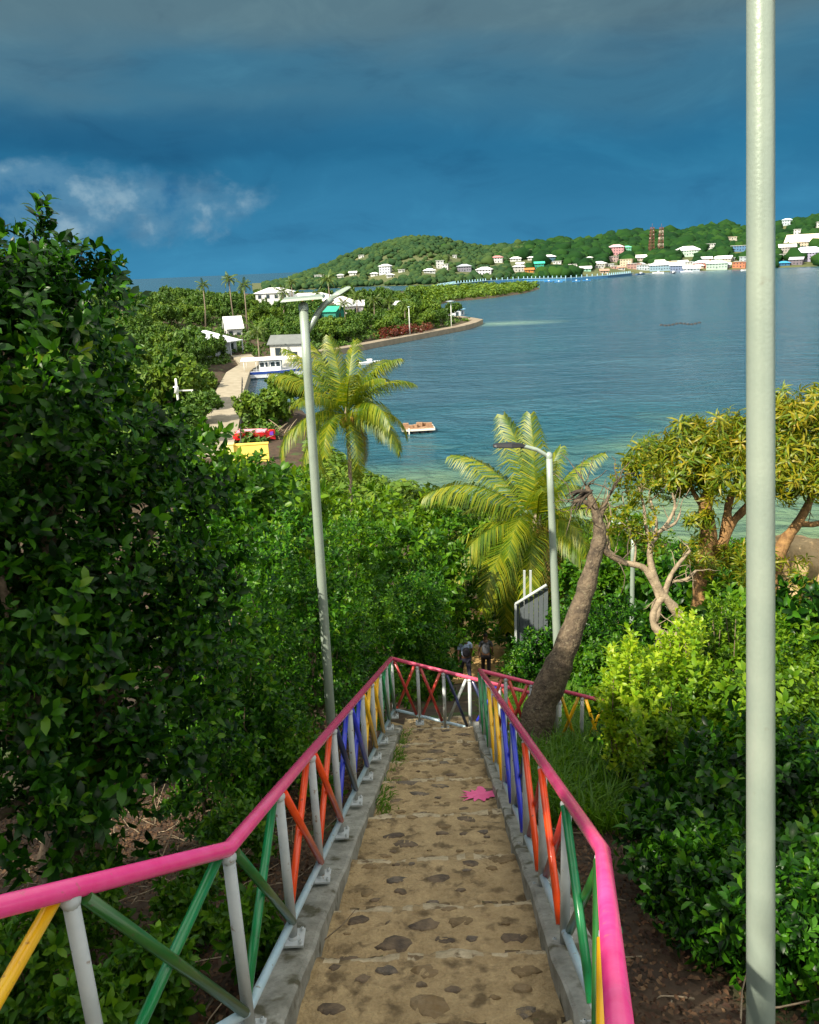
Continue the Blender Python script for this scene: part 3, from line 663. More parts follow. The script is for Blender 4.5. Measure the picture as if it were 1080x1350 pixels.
# ------------------------------------------------------------ stone stairway
TD = .205
def edge_y(py):
    lo, hi = 1.0, 14.0
    for _ in range(50):
        m = (lo+hi)/2
        if proj((float(stair_x(m)), m, stair_z(m)-TD))[1] > py: lo = m
        else: hi = m
    return lo
yA = ((LB+RB)/2).y; yB = ((LC+RC)/2).y
ed = [edge_y(v) for v in (1277, 1210, 1148, 1088, 1040, 1014, 990, 970, 956)]
ed = [ed[0]-.75*k for k in (4, 3, 2, 1)] + ed + [yB+.05]
def side_x(y, s):
    t = (y-yA)/(yB-yA)
    a, b = (LB, LC) if s < 0 else (RB, RC)
    if t < 0:
        a, b = (LB, LU) if s < 0 else (RB, RU); t = (y-a.y)/(b.y-a.y); return a.x + (b.x-a.x)*t
    return a.x + (b.x-a.x)*t
way = thing('stairway', 'long flight of tan cement steps set with dark stones between grey kerbs', 'stairway', ((LB.x+RB.x)/2, yA, stair_z(yA)))
wo = way.location
mb = MB(); gs = np.random.default_rng(3); NXS = 60
treads = []
for k in range(len(ed)-1):
    y0, y1 = ed[k], ed[k+1]; rise = min(.15, (y1-y0)*.17)
    za = stair_z(y0)-TD; zb = stair_z(y1)-TD+rise; treads.append((y0, y1, za, zb))
    ph = gs.uniform(0, 6); rows = []
    NY = 20
    for j in range(NY+2):
        row = []
        for i in range(NXS+1):
            u = i/NXS; jj = min(j, NY); v = jj/NY
            y = y0 + (y1-y0)*v + (.02*math.sin(u*9+ph)+.012*math.sin(u*23+ph*2))*(1 if jj in (NY,) else 0) + (.0 if jj else (.02*math.sin(u*9+treads[-1][0]*0+phprev)+.012*math.sin(u*23+phprev*2)) if k else 0)
            x = side_x(y, -1)+.10 + (side_x(y, 1)-.06-side_x(y, -1)-.10)*u
            z = za + (zb-za)*v + gs.normal(0, .003) + .010*float(wob(x*1.0, y*1.0, 9)) + .006*float(wob(x+3, y, 27)) - (.018 if jj == NY else .006 if jj == NY-1 else 0)
            if j == NY+1: z -= rise + .03; y += .01
            row.append((x-wo.x, y-wo.y, z-wo.z))
        rows.append(row)
    phprev = ph
    V = [p for r in rows for p in r]; n = NXS+1
    mb.add(V, [(j*n+i, j*n+i+1, (j+1)*n+i+1, (j+1)*n+i) for j in range(NY+1) for i in range(NXS)], 0, True)
    nf = (NY+1)*NXS
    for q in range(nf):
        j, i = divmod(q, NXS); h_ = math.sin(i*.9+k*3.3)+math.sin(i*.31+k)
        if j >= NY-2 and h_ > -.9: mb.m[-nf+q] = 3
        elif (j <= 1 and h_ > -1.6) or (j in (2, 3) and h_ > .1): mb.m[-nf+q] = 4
def stone(mb, x, y, z, a, b, rot, mi, slope):
    n = 11; V = []; q = gs.uniform(.74, 1.16, n)
    for ring, (s, h) in enumerate(((1.0, -.012), (.88, .005), (.5, .009))):
        for k in range(n):
            g = 2*math.pi*k/n; u = a*q[k]*s*math.cos(g); v = b*q[k]*s*math.sin(g)
            X = u*math.cos(rot)-v*math.sin(rot); Y = u*math.sin(rot)+v*math.cos(rot)
            V.append((x+X-wo.x, y+Y-wo.y, z+slope*Y+h+gs.normal(0, .0015)-wo.z))
    F = [(r*n+k, r*n+(k+1) % n, (r+1)*n+(k+1) % n, (r+1)*n+k) for r in range(2) for k in range(n)] + [tuple(range(2*n, 3*n))]
    mb.add(V, F, mi, True)
for (y0, y1, za, zb) in treads:
    nn = int(15*(y1-y0)+4); used = []
    for k in range(nn):
        for _ in range(12):
            y = gs.uniform(y0+.06, y1-.07); x = side_x(y, -1)+.22+gs.uniform(0, 1)*(side_x(y, 1)-side_x(y, -1)-.40); a = gs.choice([.035, .055, .08, .105, .13], p=[.22, .24, .24, .2, .1])*gs.uniform(.85, 1.25)
            if all(math.hypot(x-q[0], (y-q[1])*1.3) > a+q[2]+.015 for q in used): break
        else: continue
        used.append((x, y, a)); s = (zb-za)/(y1-y0)
        stone(mb, x, y, za+s*(y-y0), a, a*gs.uniform(.5, .8), gs.uniform(-.35, .35), int(gs.choice([1, 2, 5, 6], p=[.34, .24, .24, .18])), s)
mb.build('steps', [MT['cement'], MT['stone'], MT['stone2'], MT['cement_edge'], MT['cement_dirt_shade'], MT['stone3'], MT['stone4']], way)
for s, off0, off1 in ((-1, -.13, .12), (1, -.085, .17)):
    mb = MB(); V = []; ys = list(np.arange(yA-2.6, yB+.02, .25))+[yB+.1]
    for y in ys:
        x = side_x(y, s); z = stair_z(y); w = gs.normal(0, .006, 4)
        V += [(x+off0-wo.x+w[0], y-wo.y, z-.75-wo.z), (x+off0-wo.x+w[0], y-wo.y, z-wo.z-.015+w[1]), (x+off0+.02-wo.x+w[0], y-wo.y, z-wo.z+w[1]*.4), (x+off1-.02-wo.x+w[2], y-wo.y, z-wo.z+w[3]*.4), (x+off1-wo.x+w[2], y-wo.y, z-wo.z-.015), (x+off1-wo.x, y-wo.y, z-.75-wo.z)]
    n = len(ys); F = [(j*6+i, j*6+i+1, (j+1)*6+i+1, (j+1)*6+i) for j in range(n-1) for i in range(5)]
    F += [(0, 1, 2, 3, 4, 5), tuple((n-1)*6+k for k in (5, 4, 3, 2, 1, 0))]
    mb.add(V, F); mb.build('kerb', MT['concrete'], way)
# landing and the second flight turning right
FD = P(617, 893, 12.4) - LC; FH = Vector((FD.x, FD.y, 0)).normalized(); FS = FD.z/math.hypot(FD.x, FD.y)
mb = MB(); nrm = Vector((-FH.y, FH.x, 0)); zl = stair_z(yB)-TD
def lz(p): return zl + FS*max(0, (p-LC).dot(FH)) - .01
q_ = [Vector((LC.x-.08, yB+.02, 0)), Vector((RC.x+.16, yB+.02, 0)), RC+FH*.1, LC+FD*1.02+nrm*.06, LC+nrm*.06-FH*.08]
V = [(p.x-wo.x, p.y-wo.y, lz(p)-wo.z-(.0 if k > 1 else .02)) for k, p in enumerate(q_)]; V += [(x, y, z-.6) for x, y, z in V]
mb.add(V, [(0, 1, 2, 3, 4)] + [(k, k+5, (k+1) % 5+5, (k+1) % 5) for k in range(5)])
for k in range(7):
    q0 = Vector((RC.x+.15, RC.y-.1, 0)) + FH*(k*.42); z = zl - .30 - k*.42*abs(FS)
    q = [q0, q0+FH*.43, q0+FH*.43+nrm*.85, q0+nrm*.85]
    mb.prism([(p.x-wo.x, p.y-wo.y) for p in q], z-.6-wo.z, z-wo.z)
mb.build('landing', MT['cement'], way)
# splash of pink paint
py_ = edge_y(1060); pxp = P(632, 1056, proj((0.3, py_, stair_z(py_)-TD))[2])
tr = [t for t in treads if t[0] <= pxp.y < t[1]][0]; sl_ = (tr[3]-tr[2])/(tr[1]-tr[0])
mb = MB(); n = 44; V = [(0, 0, .010)]
for k in range(n):
    g = 2*math.pi*k/n; q = gs.uniform(.72, 1.05)*(1+.22*math.sin(k*1.9)+.12*math.sin(k*.8)); X = .19*q*math.cos(g); Y = .17*q*math.sin(g)
    X, Y = (X, Y) if k not in (9, 10, 27, 35) else (X*1.25, Y*1.45)
    V.append((X, Y, .004+sl_*Y))
mb.add(V, [(0, k+1, (k+1) % n+1) for k in range(n)])
o = mb.build('paint_splash', pm('pink_splash', (.88, .16, .36), (.80, .10, .28), .6, 14), None)
o.location = (pxp.x, pxp.y, tr[2]+sl_*(pxp.y-tr[0])+.006); tag(o, 'splash of bright pink paint on a step near the right kerb', 'paint')

# ------------------------------------------------------------ railings
RT, RP_, RBR = .033, .027, .023
def run(root, A, B, nb, cols, top_mat, post_first=True, braces=True, hgt=1.0):
    ro = root.location; pts = [lerp(A, B, i/nb) - ro for i in range(nb+1)]
    for i in range(nb+1):
        if i == 0 and not post_first: continue
        p = pts[i]; m = MB(); m.tube([p+Vector((0, 0, -.01)), p+Vector((0, 0, -hgt+.01))], RP_, 12); m.lathe([(RP_, -.062), (RP_*1.22, -.05), (RP_*1.30, -.036), (RP_*.9, -.02)], 12, tuple(p)); m.lathe([(RP_*1.35, -hgt+.014), (RP_*1.15, -hgt+.03), (RP_, -hgt+.034)], 12, tuple(p)); po = m.build('post', MT['grey_paint'], root)
        bp = MB(); c = p+Vector((0, 0, -hgt+.008)); bp.box(c, (.13, .13, .014))
        for sx in (-1, 1):
            for sy in (-1, 1): bp.lathe([(.011, 0), (.011, .02), (.004, .024)], 6, (c.x+sx*.048, c.y+sy*.048, c.z+.006))
        bp.build('base_plate', MT['grey_paint'], po)
    up = Vector((0, 0, -.035)); dn = Vector((0, 0, -hgt+.15)); d = (B-A).normalized()*.05; side = Vector((d.y, -d.x, 0)).normalized()*.018
    for i in range(nb):
        if cols[i] is None: continue
        ca, cb = cols[i] if isinstance(cols[i], tuple) else (cols[i], cols[i])
        m = MB(); m.tube([pts[i]+up+d+side, pts[i+1]+dn-d+side], RBR, 10); o = m.build('brace', MT[ca], root); o['label'] = ca.replace('_', ' ')+' diagonal brace'
        m = MB(); m.tube([pts[i]+dn+d-side, pts[i+1]+up-d-side], RBR, 10); o = m.build('brace', MT[cb], root); o['label'] = cb.replace('_', ' ')+' diagonal brace'
    return pts
def rails(root, pts, mat, low_mat, hgt=1.0, r=RT):
    m = MB(); m.tube([p-root.location for p in pts], r, 14); m.build('top_rail', MT[mat], root)
    m = MB(); m.tube([p-root.location+Vector((0, 0, -hgt+.13)) for p in pts], .024, 12); m.build('bottom_rail', MT[low_mat], root)
seq = [('dark_green', 'green'), 'orange', 'orange', ('dark_blue', 'blue'), 'blue', 'yellow', 'yellow', 'green', 'green']
lr = thing('railing', 'left stair railing with pink handrail and rainbow coloured cross braces, turning along the landing', 'railing', LB+DN)
run(lr, LB, LC, 9, seq, 'pink')
d_ = (LU-LB); 
run(lr, LB, LB+d_*3, 3, [('green', 'dark_green'), 'yellow', 'yellow'], 'pink', post_first=False)
# nearest bays: the green pair, then yellow
rails(lr, [LB+d_*3, LB, LC], 'pink', 'sky_paint')
F1 = LC + FD*1.02
FE = LC + FD*2.2
run(lr, LC, F1, 3, [('dark_red', 'red'), ('dark_red', 'red'), ('dark_blue', 'grey_paint')], 'pink_worn', post_first=False)
run(lr, F1, FE, 3, [('dark_blue', 'blue'), 'red', 'red'], 'pink_worn', post_first=False)
rails(lr, [LC, FE], 'pink_worn', 'sky_paint', r=.028)
rr = thing('railing', 'right stair railing with pink handrail bending towards the viewer, ending in red at the foot', 'railing', RB+DN)
run(rr, RB, RC, 9, [('dark_green', 'green')] + [('dark_red', 'orange')]*2 + seq[3:], 'pink')
d_ = (RU-RB)*.6
run(rr, RB, RB+d_*3, 3, [('dark_green', 'green'), 'yellow', 'yellow'], 'pink', post_first=False)
rails(rr, [RB+d_*3, RB, RC], 'pink', 'sky_paint')
RE = RC + FD*1.55
run(rr, RC, RE, 5, ['red', 'red', ('dark_red', 'red'), 'yellow', 'yellow'], 'pink_worn', post_first=False)
rails(rr, [RC, RE], 'pink_worn', 'sky_paint', r=.028)

# ------------------------------------------------------------ lamp posts
def lamp_post(label, base, top, r0, r1, arm, group, lum=(.62, .2, .07), plate=False, dark_lum=False):
    base = Vector(base); top = Vector(top); t = thing('lamp_post', label, 'lamp post', base, 0, group); v = top-base
    m = MB(); m.tube([v*k/8 - (Vector((0, 0, .15)) if k == 0 else Vector()) for k in range(9)], [r0+(r1-r0)*k/8 for k in range(9)], 20)
    m.lathe([(r1*1.12, -.04), (r1*1.12, .02), (r1*.5, .05), (0.001, .055)], 20, tuple(v)); m.build('pole', MT['pole'], t)
    m = MB(); m.box((0, 0, .01), (.34, .34, .025)); m.build('base_plate', MT['pole'], t)
    if arm:
        A = [v + Vector(p) for p in arm]; m = MB(); m.tube(A, [.034]*len(A), 10); m.build('arm', MT['pole'], t)
        d = (A[-1]-A[-2]).normalized(); sd = Vector((-d.y, d.x, 0)).normalized(); up = d.cross(sd)*-1; up = up if up.z > 0 else -up
        L, w, h = lum; c = A[-1]; m = MB()
        prof = [(-.08, .3, .5), (0, .5, .9), (L*.35, 1, 1), (L*.9, .95, .6), (L, .75, .3)]
        V = []
        for (s, wf, hf) in prof:
            q = c + d*s; V += [q+sd*w/2*wf, q+sd*w/2*wf*.7+up*h*hf, q-sd*w/2*wf*.7+up*h*hf, q-sd*w/2*wf, q-sd*w/2*wf*.8-up*.012, q+sd*w/2*wf*.8-up*.012]
        F = [(j*6+i, j*6+(i+1) % 6, (j+1)*6+(i+1) % 6, (j+1)*6+i) for j in range(4) for i in range(6)] + [(5, 4, 3, 2, 1, 0), tuple(range(24, 30))]
        m.add(V, F); m.build('luminaire', MT['black' if dark_lum else 'pole'], t)
        q = MB(); q.add([c+d*L*.25+sd*w*.36-up*.016, c+d*L*.88+sd*w*.34-up*.016, c+d*L*.88-sd*w*.34-up*.016, c+d*L*.25-sd*w*.36-up*.016], [(0, 1, 2, 3)]); q.build('lens', MT['glass'], t)
    if plate:
        m = MB(); m.add([v+Vector(p) for p in ((-.24, -.13, .06), (.25, -.13, .08), (.25, .16, .10), (-.24, .16, .08), (-.22, -.12, .085), (.23, -.12, .105), (.23, .15, .125), (-.22, .15, .105))],
                        [(3, 2, 1, 0), (4, 5, 6, 7), (0, 1, 5, 4), (1, 2, 6, 5), (2, 3, 7, 6), (3, 0, 4, 7)]); m.build('top_plate', MT['pole'], t)
    return t
gl = 'lamp posts beside the stairs'
b = P(437, 968, 10.8); b.z = Hs(b.x, b.y)
lamp_post('pale lamp post left of the stairs leaning slightly, with a curved arm at its top', b, P(400, 404, 9.3), .064, .050, [(0, 0, -.32), (.08, .03, -.2), (.17, .05, -.06), (.26, .08, .03), (.33, .1, .07)], gl, (.24, .13, .04), True)
b = P(739, 975, 14.5); b.z = Hs(b.x, b.y)
lamp_post('pale lamp post behind the leaning trunk, its arm and dark lamp pointing left', b, P(724, 600, 13.2), .078, .05, [(0, 0, -.06), (-.07, 0, .02), (-.2, 0, .1), (-.38, 0, .155), (-.46, 0, .16)], gl, (.44, .2, .06), False, True)
b = P(833, 885, 24); b.z = Hs(b.x, b.y)
lamp_post('thin pale lamp post farther down the slope, right of the leaning trunk', b, P(835, 706, 23), .08, .06, [(0, 0, -.1), (-.1, .3, .05), (-.2, .6, .1)], gl, (.5, .2, .06))
pb, pt = P(1003, 1350, 3.55), P(1003, 0, 2.85); dd_ = (pb-pt); b = pb + dd_*.16; tt_ = pt - dd_*.25
b.z = min(b.z, Hs(b.x, b.y)); lamp_post('tall pale lamp post close to the viewer right of the railing, running out of frame', b, tt_, .0605, .044, [(0, 0, -.06), (-.1, 0, .1), (-.4, .1, .22), (-.6, .15, .25)], gl)

# ------------------------------------------------------------ bare and twisted trees on the right
LW = .77
def limbs(mb, chain, Z, n=9, m=0):
    pts = []; rr = []
    for c in chain:
        z = c[3] if len(c) > 3 else Z; pts.append(P(c[0], c[1], z)); rr.append(c[2]*LW/FOC*z)
    # smooth
    P2 = []; R2 = []
    for k in range(len(pts)-1):
        p0, p1, p2, p3 = pts[max(k-1, 0)], pts[k], pts[k+1], pts[min(k+2, len(pts)-1)]
        for j in range(4):
            t = j/4; q = .5*((2*p1)+(p2-p0)*t+(2*p0-5*p1+4*p2-p3)*t*t+(3*p1-p0-3*p2+p3)*t**3); P2.append(q); R2.append((rr[k]+(rr[k+1]-rr[k])*t)*(1+.08*math.sin(k*3+j*2.1)+.05*math.sin(k*7.3+j*4.4)))
    P2.append(pts[-1]); R2.append(rr[-1]); return P2, R2
def rooted(name, label, cat, chains, Z, bark, group=None, twigs=0, seed=1):
    g = np.random.default_rng(seed); p0 = P(chains[0][0][0], chains[0][0][1], Z); gz = Hs(p0.x, p0.y); base = Vector((p0.x, p0.y, gz)); t = thing(name, label, cat, base, 0, group)
    mb = MB(); tips = []
    for ci, ch in enumerate(chains):
        pp, r = limbs(mb, ch, Z)
        if ci == 0: pp = [base - Vector((0, 0, .3))] + pp; r = [r[0]*1.25] + r
        mb.tube([p-base for p in pp], r, 10 if max(r) > .04 else 6); tips += [(p-base, (pp[-1]-pp[-4]).normalized(), r[-1]) for p in pp[-9:]]
    for k in range(twigs):
        p, d, r = tips[g.integers(0, len(tips))]; d = (d + Vector(g.normal(0, .6, 3)) + Vector((0, 0, .35))).normalized(); L = g.uniform(.2, .7); a = p; q = [a]
        for s in range(4): d = (d + Vector(g.normal(0, .3, 3))).normalized(); q.append(q[-1]+d*L/4)
        mb.tube(q, [.012, .010, .008, .006, .004], 4)
    mb.build('trunk', MT[bark], t); return t, base
t, bs = rooted('leaning_tree', 'thick bare trunk leaning right across the lamp post beside the stairs', 'tree',
  [[(702, 985, 30), (712, 935, 28), (732, 888, 24), (752, 838, 20), (770, 785, 16), (784, 735, 13), (791, 705, 12), (787, 680, 8), (778, 655, 6), (774, 640, 4)],
   [(791, 712, 8), (800, 728, 6), (815, 738, 5), (828, 745, 3)], [(788, 690, 6), (800, 660, 3), (812, 640, 1.5)], [(783, 670, 5), (768, 660, 4), (757, 662, 3)]], 11.4, 'bark_dark', twigs=26, seed=4)
m = MB(); g_ = np.random.default_rng(4)
for k in range(13):
    a = P(774, 648, 11.4)-bs; d = Vector((-.75+g_.normal(0, .2), g_.normal(0, .25), -.25+g_.normal(0, .28))).normalized(); q = [a + Vector(g_.normal(0, .03, 3))]
    for s in range(4): q.append(q[-1]+d*.085); d = (d+Vector((0, 0, -.28))).normalized()
    m.tube(q, [.014, .018, .015, .009, .003], 5)
m.build('dead_frond', MT['black_bark'] if 'black_bark' in MT else pm('black_bark', (.02, .016, .012), (.06, .045, .03), .9, 9), t)
Zg = 15.5; LW = .62
t, bs = rooted('gnarled_tree', 'twisted pale grey tree with bare crooked limbs in front of the mango tree', 'tree',
  [[(912, 862, 17), (905, 835, 15), (892, 806, 11), (872, 782, 9), (862, 764, 9), (848, 748, 7), (826, 742, 6), (806, 732, 5), (795, 716, 3)],
   [(866, 770, 8), (858, 742, 7), (858, 722, 6), (868, 704, 5), (880, 690, 4), (890, 668, 3), (886, 650, 2)],
   [(858, 725, 5), (852, 695, 4), (849, 668, 3), (842, 640, 2)], [(860, 712, 4), (866, 690, 3), (858, 660, 2)], [(870, 700, 4), (890, 690, 3), (897, 676, 2)],
   [(876, 784, 7), (884, 760, 5), (896, 742, 4), (910, 726, 3)], [(888, 766, 4), (905, 764, 4), (918, 752, 2.5)],
   [(876, 786, 9), (864, 800, 8), (862, 822, 7), (875, 838, 12), (900, 842, 14)], [(864, 825, 4), (872, 852, 3), (880, 880, 2)], [(850, 750, 5), (866, 780, 6), (868, 806, 6), (864, 820, 6)],
   [(806, 732, 3), (800, 706, 2), (806, 680, 1.5), (800, 655, 1)], [(836, 744, 3), (838, 720, 2), (828, 690, 1.5), (820, 650, 1)]], Zg, 'bark_pale', twigs=70, seed=8)
g_ = np.random.default_rng(12)
lob = [(tuple(P(x, y, Zg)-bs), (r/FOC*Zg,)*3) for x, y, r in [(848, 636, 22), (838, 690, 18), (802, 690, 17), (870, 640, 16), (822, 655, 14), (845, 715, 10)]]
pp, dd = crown_points(lob, 11, g_, .5, .0); v, f = scatter(SPR['small'], pp, dd, g_.uniform(.9, 1.5, len(pp)), g_); npmesh('crown', v, f, MT['leaf_mango'], t)
Zm = 18.5; LW = .62
t, bs = rooted('mango_tree', 'spreading tree with drooping yellow green leaves and orange brown trunks on the right', 'tree',
  [[(928, 860, 26), (926, 800, 23), (930, 750, 21), (934, 705, 18), (930, 670, 15), (936, 640, 11), (945, 610, 8)], [(932, 730, 16), (952, 718, 13), (958, 690, 10), (962, 660, 8), (975, 630, 6)],
   [(952, 718, 12), (965, 690, 9), (985, 668, 8), (1005, 640, 6), (1015, 615, 5)], [(1010, 800, 18), (1020, 750, 16), (1034, 715, 13), (1052, 690, 10), (1068, 660, 8), (1080, 625, 5)], [(1052, 690, 7), (1080, 690, 6), (1110, 670, 4)], [(934, 680, 7), (915, 650, 5), (905, 625, 3)]], Zm, 'bark_orange' if 'bark_orange' in MT else 'bark', twigs=30, seed=9)
g_ = np.random.default_rng(13)
lob = [(tuple(P(x, y, Zm+dz)-bs), (r/FOC*Zm,)*2+(r*.8/FOC*Zm,)) for x, y, r, dz in [(905, 612, 36, 0), (945, 600, 40, .6), (990, 588, 40, .2), (1035, 580, 44, 0), (1080, 575, 50, .5), (925, 640, 30, -.6), (968, 628, 32, -.5), (1015, 622, 34, -.4), (1062, 625, 42, -.5), (1100, 640, 40, 0), (885, 640, 22, .4), (1045, 650, 26, -.8)]]
lob += [(tuple(P(x, y, Zm)-bs), (r/FOC*Zm,)*3) for x, y, r in [(868, 622, 24), (850, 612, 16), (910, 585, 26), (1010, 560, 26), (1055, 555, 30)]]
pp, dd = crown_points(lob, 17, g_, .42, .2); v, f = scatter(SPR['strap'], pp, dd, g_.uniform(.8, 1.25, len(pp)), g_); npmesh('crown', v, f, MT['leaf_mango'], t)
lob = [(tuple(P(x, y, Zm-.3)-bs), (r/FOC*Zm,)*3) for x, y, r in [(940, 735, 24), (925, 700, 16), (955, 750, 20), (975, 770, 22), (1000, 740, 26), (1040, 770, 30), (1070, 790, 30)]]
pp, dd = crown_points(lob, 9, g_, .5, .1); v, f = scatter(SPR['strap'], pp, dd, g_.uniform(.7, 1.1, len(pp)), g_); npmesh('hanging_foliage', v, f, MT['leaf_mango'], t)

# tan bank of rock at the right edge
def rock(name, label, c, r, seed, mat='rock'):
    g = np.random.default_rng(seed); bm = bmesh.new(); bmesh.ops.create_icosphere(bm, subdivisions=4, radius=1)
    ph = g.uniform(0, 6, 9)
    for v in bm.verts:
        p = v.co; n = 1+.22*math.sin(p.x*2.3+ph[0])*math.cos(p.y*2.1+ph[1])+.12*math.sin(p.z*5+ph[2]+p.x*3)+.06*math.sin(p.x*11+ph[3])*math.sin(p.y*12+ph[4]+p.z*9)
        v.co = Vector((p.x*r[0]*n, p.y*r[1]*n, p.z*r[2]*n))
    me = bpy.data.meshes.new(name); bm.to_mesh(me); bm.free(); me.materials.append(MT[mat]); me.polygons.foreach_set('use_smooth', [True]*len(me.polygons))
    o = link(name, me); o.location = c; return tag(o, label, 'rock')
c = P(1078, 748, 21); c.z = c.z - .3
rock('rock_outcrop', 'pale tan rock outcrop at the right edge below the mango tree', c, (1.3, 1.2, 1.0), 4)
c2 = P(1078, 752, 21); 

# ------------------------------------------------------------ grass, litter, twigs on the banks
def blades(n, h, seed):
    r = random.Random(seed); V = []; F = []
    for k in range(n):
        a = r.uniform(0, 6.28); ln = h*r.uniform(.6, 1.2); le = r.uniform(.15, .8); x, y = r.gauss(0, .05), r.gauss(0, .05); w = .006
        d = Vector((math.cos(a), math.sin(a), 0)); s = Vector((-d.y, d.x, 0))*w; p = Vector((x, y, 0)); q = p + d*ln*le*.35 + Vector((0, 0, ln*.65)); e = p + d*ln*le + Vector((0, 0, ln*(1-le*.35)))
        o = len(V); V += [tuple(p-s), tuple(p+s), tuple(q+s), tuple(q-s), tuple(e)]; F += [(o, o+1, o+2), (o, o+2, o+3), (o+3, o+2, o+4)]
    return np.array(V, np.float32), np.array(F, np.int32)
g_ = np.random.default_rng(31); TU = [blades(12, .34, s) for s in range(4)]
X = np.concatenate([g_.uniform(1.25, 4.2, 2600), g_.uniform(2.2, 6, 700), side_n if False else g_.normal(0, .07, 0)]); Y = np.concatenate([g_.uniform(6.6, 14.5, 2600), g_.uniform(12, 17, 700)])
k = X > stair_x(Y)+.95; X, Y = X[k], Y[k]
v, f = scatter(TU, np.stack([X, Y, H(X, Y)-.02], 1), np.stack([g_.normal(0, .15, len(X)), g_.normal(0, .15, len(X)), np.ones(len(X))], 1), g_.uniform(.6, 1.5, len(X)), g_)
o = npmesh('grass', v, f, MT['grass']); tag(o, 'bright green tall grass on the bank right of the stairs', 'grass', kind='stuff')
# weeds in the joint along the left kerb and on the path edges
Y = np.concatenate([g_.normal(edge_y(1058), .25, 60), g_.normal(edge_y(1000), .8, 70), g_.uniform(yB-2.5, yB, 60)]); X = np.array([side_x(y, -1) for y in Y])+.15+np.abs(g_.normal(0, .05, len(Y)))
Z = np.array([stair_z(y) for y in Y])-TD
v, f = scatter([blades(9, .15, 70+s) for s in range(3)], np.stack([X, Y, Z], 1), np.stack([g_.normal(.3, .2, len(X)), g_.normal(0, .2, len(X)), np.ones(len(X))], 1), g_.uniform(.4, 1.1, len(X)), g_)
o = npmesh('weeds', v, f, MT['grass']); tag(o, 'low weeds growing along the left kerb of the steps', 'weeds', kind='stuff')
lf = [leaf(.042, .024, .4, (0, 0, 0), (1, 0, .1), (0, 0, 1), .2) for _ in range(1)]; LT = [(np.array([tuple(p) for p in a[0]], np.float32), np.array(a[1], np.int32)) for a in lf]
n = 52000; X = np.concatenate([g_.uniform(-6, 0, n), g_.uniform(.9, 5, n//2)]); Y = g_.uniform(1.2, 14, len(X)); k = np.abs(X-stair_x(Y)) > .95; X, Y = X[k], Y[k]
v, f = scatter(LT, np.stack([X, Y, H(X, Y)+.012+np.abs(g_.normal(0, .012, len(X)))], 1), np.stack([g_.normal(0, .35, len(X)), g_.normal(0, .35, len(X)), np.ones(len(X))], 1), g_.uniform(.5, 1.3, len(X)), g_)
o = npmesh('leaf_litter', v, f, MT['leaf_dry']); tag(o, 'brown fallen leaves littering the ground beside the stairs', 'leaf litter', kind='stuff')
mb = MB()
for k in range(330):
    x = g_.uniform(-4.5, -.9) if k % 4 else g_.uniform(1.2, 4); y = g_.uniform(1.8, 10); z = Hs(x, y) if False else None
    a = g_.uniform(0, 6.28); L = g_.uniform(.25, .9); q = []; p = Vector((x, y, 0)); d = Vector((math.cos(a), math.sin(a), g_.uniform(-.05, .5)))
    for s in range(5): q.append(p.copy()); p = p + d*L/4; d = d + Vector(g_.normal(0, .22, 3))
    mb.tube(q, [.007, .006, .005, .004, .002], 4)
Vt = np.array(mb.v).reshape(330, -1, 3); mid = Vt[:, 0, :]; hz = H(mid[:, 0], mid[:, 1]); Vt[:, :, 2] += (hz+.02)[:, None]
mb.v = [tuple(p) for p in Vt.reshape(-1, 3)]
tag(mb.build('fallen_twigs', MT['bark_pale']), 'dry fallen twigs among the leaf litter under the left railing', 'twigs', kind='stuff')
for (px, py, Z, r, lab) in [(120, 1325, 3.9, 30, 'small low plant with pointed leaves under the yellow brace'), (205, 1275, 4.4, 24, 'small green seedling behind the dark green brace'), (330, 1245, 4.9, 24, 'little seedling below the bend of the left railing'), (20, 1250, 4.4, 40, 'leafy low plant at the left edge under the pink rail'), (240, 1190, 5.6, 34, 'bushy low plant above the leaf litter behind the pink rail'),
                            (110, 1165, 5.6, 60, 'broad low bush at the foot of the tall dark tree'), (300, 1090, 7.2, 50, 'low bush beside the left lamp post path'), (395, 985, 9.0, 40, 'low bush at the foot of the left lamp post')]:
    bush(px, py, Z, r, 'mid', 'mid', lab, 'low plants under the left railing', name='low_plant', cat='plant', n=4, stems=2, trunk=.012, dens=13, scale=.75)

# ------------------------------------------------------------ tall trees behind the viewer that shade the steps
SHADE = [(-13, -3.5, 6.4, 3.0), (-9.2, -5.5, 7.0, 3.1), (-5.0, -6.6, 7.2, 3.1), (-.8, -7.6, 7.2, 3.1), (-17.5, -1, 6.0, 3), (-7.8, -2.0, 6.6, 2.5)]  # last one unseen, added to block a sunny gap on the steps
for k, (x, y, h, r) in enumerate(SHADE):
    gz = Hs(x, y); g_ = np.random.default_rng(200+k); top = EYE + h
    lobs = [((x+g_.normal(0, r*.4), y+g_.normal(0, r*.3), top - (.2+.75*(j/9))*min(7, top-gz)), (r*.55, r*.55, r*.5)) for j in range(10)] + [((x, y, top-r*.45), (r*.6, r*.6, r*.45))]
    tree('shade_tree', 'tall dense tree on the hilltop behind the viewer, shading the steps', 'tree', (x, y, gz), lobs, 'leaf_mid', 'coarse', 7.5, 300+k, 'trees on the hilltop behind the viewer', .2, scale=1.15)

